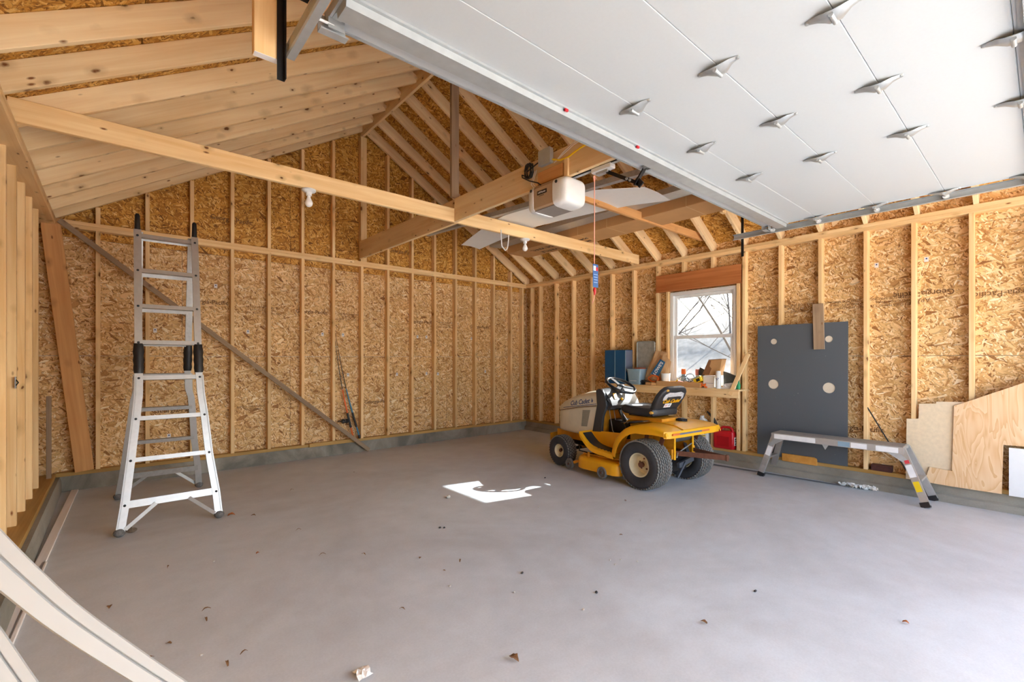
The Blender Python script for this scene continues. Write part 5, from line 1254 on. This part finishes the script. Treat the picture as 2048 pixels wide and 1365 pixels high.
# ------------------------------------------------------------------ litter on the slab
rnd = random.Random(21)
def leaf_mesh(L_, W_, cur, seed):
    r = random.Random(seed); grid = []
    for i in range(7):
        t = i/6; w = W_*math.sin(PI*min(1, .08+t*.92))**.8*(1+.25*r.uniform(-1, 1))+.0006
        grid.append([(L_*(t-.5), w*s+.15*L_*math.sin(cur*t), .004+abs(s)*w*.45+cur*.012*math.sin(PI*t)+.002*r.random()) for s in (-1, 0, 1)])
    return MB().sheet(grid, .0007, smooth=False)
LV = [leaf_mesh(l*.8, w*.8, c*.5, i).mesh('leaf', m_) for i, (l, w, c, m_) in enumerate(((.05, .006, 1.5, LEAF), (.04, .012, .6, LEAF), (.055, .004, 2.2, LEAF), (.035, .012, .8, LEAFO), (.03, .008, .3, LEAF)))]
def leaf(x, y, k, sc=1.0, label='small dry leaf scrap on the concrete floor', grp='dry leaf scraps on the floor'):
    o = bpy.data.objects.new('dry_leaf', LV[k]); C.objects.link(o); o.location = (x, y, .0005); o.rotation_euler = (0, 0, rnd.uniform(0, 6.28)); o.scale = (sc, sc, sc)
    return tag(o, label, 'leaf', grp)
for x, y, k, lab in [(.26, 3.69, 2, 'thin curled leaf shred midway between ladder and white moulding'), (1.075, 3.23, 2, 'upper of two stalks on the open floor left of centre'),
    (1.292, 3.054, 0, 'thin leaf scrap right of the centre left stalk'), (.372, 2.93, 0, 'upper leaf scrap of the close pair before the white moulding'), (.36, 2.82, 0, 'lower leaf scrap of the close pair before the white moulding'),
    (.196, 2.70, 1, 'broad dark leaf scrap beside the edge of the white moulding'), (.121, 2.61, 0, 'leaf scrap half under the edge of the white moulding'), (.378, 2.35, 0, 'lower of two pale leaf scraps right of the white moulding near the bottom'),
    (.449, 2.39, 0, 'upper of two pale leaf scraps right of the white moulding near the bottom'), (-.02, 3.30, 1, 'dark leaf crumb near the left trim strip'), (1.557, 2.753, 4, 'leftmost leaf bit of the three in the floor centre'),
    (1.581, 2.492, 4, 'nearest leaf bit of the three in the floor centre'), (1.737, 2.538, 0, 'rightmost leaf bit of the three in the floor centre'), (2.914, 2.114, 4, 'tan leaf bit in front of the mower rear tyre'),
    (1.166, 2.253, 0, 'single leaf strip left of the bottom centre floor'), (2.139, 5.329, 4, 'leaf bit far back near the foot of the diagonal stick'), (1.367, 5.02, 2, 'thin stalk on the back floor between ladder and sunlit patch'),
    (1.09, 3.82, 2, 'green brown leaf bit right of the ladder, left of the sunlit patch'), (.75, 3.55, 3, 'stalk shaped leaf right of and before the ladder'), (2.27, 1.14, 1, 'small leaf on the bare floor at lower right of centre'), (3.65, 2.6, 4, 'leaf crumb just left of the mower rear tyre')]: leaf(x, y, k, rnd.uniform(.8, 1.15), lab, 'dry leaf scraps on the floor')
leaf(.755, 4.53, 3, 2.0, 'curled orange leaf beside the right front ladder foot', None)
leaf(.90, 4.42, 1, 1.2, 'yellow brown leaf just right of the ladder', None)
leaf(1.349, 1.551, 1, 1.7, 'larger grey brown leaf near the bottom centre of the floor', None)
leaf(3.04, .47, 3, 1.0, 'tan leaf alone on the open floor at lower right', None)
def crumb(name, label, x, y, r, mat, seed, grp=None):
    q = random.Random(seed); b = MB().sphere((0, 0, r*.55), r, 8, 5, (1, .8, .6)); b.v = [tuple(c*(1+q.uniform(-.2, .2)) for c in p) for p in b.v]
    b.v = [(x_, y_, max(0, z_)) for x_, y_, z_ in b.v]
    o = b.build(name, mat, None, (x, y, 0)); return tag(o, label, 'debris', grp)
crumb('plaster_lump', 'pale lump beside the sunlit patch on the floor', 2.435, 3.768, .024, STONE, 1)
crumb('dirt_clod', 'brown clod beside the left front ladder foot', .105, 4.62, .034, plain('dirt', srgb(110, 94, 78), .95, var=.3, scale=60), 2)
for i, (x, y) in enumerate(((1.957, 3.144), (2.095, 1.688), (1.932, 2.145), (3.665, 3.685), (1.98, 3.12), (2.8, 1.1))): crumb('dark_crumb', 'tiny dark crumb on the open concrete floor', x, y, .010, BLACK, 5+i, 'dark crumbs on the floor')
for i, (x, y) in enumerate(((2.5, 1.9), (2.56, 1.86), (2.47, 1.84), (2.62, 1.77), (1.9, 1.62), (1.741, 2.0), (1.5, 2.3), (.5, 3.6), (.3, 2.5), (3.3, 2.2), (1.62, 4.1), (2.9, 3.0))): crumb('pale_crumb', 'tiny pale crumb on the open concrete floor', x, y, .007, STONE, 30+i, 'pale crumbs on the floor')
g_ = [[(-.03+.015*i+rnd.uniform(-.004, .004), -.035+.018*j+rnd.uniform(-.004, .004), .004+.018*abs(math.sin(i*1.3+j))*(1 if 0 < j < 4 else .4)) for j in range(5)] for i in range(5)]
tag(MB().sheet(g_, .001, smooth=False).build('paper_scrap', PAPER, None, (.80, 1.90, 0)), 'crumpled white scrap at the bottom edge of the floor', 'scrap')

# ------------------------------------------------------------------ print and stickers on the boards
def sticker(par, pos, right, k):
    r = V(right); n = r.cross(V((0, 0, 1)))
    o = MB().box(-.017, .017, -.024, .024, 0, .0008).build('board_sticker', STICKY, par); M = Matrix((r, (0, 0, 1), n)).transposed().to_4x4(); M.translation = V(pos)+n*.0012; o.matrix_basis = M
    p = MB().box(-.006, .006, .0, .014, .0008, .0012).build('sticker_print', INKB, o)
for x, z in ((1.274, 1.68), (2.187, 1.68), (2.471, 1.68), (3.663, 1.69), (3.826, 1.69), (4.719, 1.69), (2.543, 1.11), (3.308, 1.10), (3.826, 1.10), (4.041, 1.09), (.476, .46), (1.111, .45), (5.02, 1.11), (.35, 1.66), (.93, 2.22)): sticker(wb_, (x, YG+D4, z), (1, 0, 0), 0)
for y, z in ((1.163, 2.315), (.773, 2.314), (4.70, 1.23), (5.50, 1.66), (5.0, 1.64)): sticker(wr, (XR+D4, y, z), (0, -1, 0), 0)
INKP = plain('board_print_ink', srgb(116, 80, 44), .8)
def bprint(par, txt, size, pos, right, flip=False, bold=.0):
    u = (0, 0, -1) if flip else (0, 0, 1)
    n = V((0, -1, 0)) if par is wb_ else V((-1, 0, 0))
    text('board_print', txt, size, par, V(pos)+n*.0016, right, u, INKP, bold=bold)
GPN = 'Georgia-Pacific'
for x, z in ((.85, 2.02), (2.05, 1.98), (3.75, 1.93), (4.9, 1.9)): bprint(wb_, GPN, .070, (x, YG+D4, z), (1, 0, 0), bold=.0012)
for x, z in ((1.45, 1.96), (2.62, 1.94), (4.25, 1.9)): bprint(wb_, 'RATED SHEATHING  7/16\nEXPOSURE 1  24/16\nAPA  SIZED FOR SPACING', .036, (x, YG+D4, z), (1, 0, 0))
for x, z in ((.55, .75), (3.0, .70)): bprint(wb_, GPN, .070, (x, YG+D4, z), (1, 0, 0), bold=.0012)
for x, z in ((1.35, .72), (3.62, .69)): bprint(wb_, 'RATED SHEATHING 7/16\nEXPOSURE 1', .036, (x, YG+D4, z), (1, 0, 0))
for x, z in ((1.1, 3.05), (3.4, 3.0)): bprint(wb_, GPN, .075, (x, YG+D4, z), (1, 0, 0), bold=.0012)
bprint(wr, GPN, .075, (XR+D4, .80, 1.985), (0, 1, 0), True, bold=.0012)
for y in (1.42, 1.02, 1.85, 2.25, 4.3, 4.65): bprint(wr, 'RATED SHEATHING 7/16\nEXPOSURE 1  24/16\nPS2  SIZED FOR SPACING', .036, (XR+D4, y, 1.93), (0, 1, 0), True)
bprint(wr, GPN, .075, (XR+D4, 1.33, .60), (0, -1, 0), bold=.0012); bprint(wr, 'APA', .06, (XR+D4, .80, 1.92), (0, 1, 0), True)
bprint(wr, GPN, .075, (XR+D4, .22, 1.93), (0, 1, 0), True)
# unseen outer cover, added behind the boards only to keep daylight out of joints
for par, M, polys in ((wb_, Mb, [[(-.62, -.1), (6.02, -.1), (6.02, ZT+.1), (XM, roof_z(XM)+.3), (-.62, ZT+.1)]]), (wl, Ml, [rect(YF, -.1, 6.6, ZT+.11)]), (wr, Mr, minus(rect(-6.6, -.1, -YF, ZT+.11), -WY1, WZ0, -WY0, WZ1))):
    b = MB()
    for q in polys: b.prism([V((x, y, -.016)) for x, y in q], [V((x, y, -.03)) for x, y in q])
    mpart('housewrap', b.mesh('housewrap', SIDING), par, M)
for side in (0, 1):
    a, bv = ((0, 1, 0), (cs, 0, sn)) if side == 0 else ((0, -1, 0), (-cs, 0, sn)); ex = XL-EX if side == 0 else XR+EX
    M = frame(a, bv, (ex, 0, ZT+OFF-K*EX)); q = rect(-2.8, -.02, 6.86, SL+.03) if side == 0 else rect(-6.86, -.02, 2.8, SL+.03)
    mpart('roof_felt', MB().prism([V((x, y, -.016)) for x, y in q], [V((x, y, -.03)) for x, y in q]).mesh('roof_felt', BLACKM), ce, M)
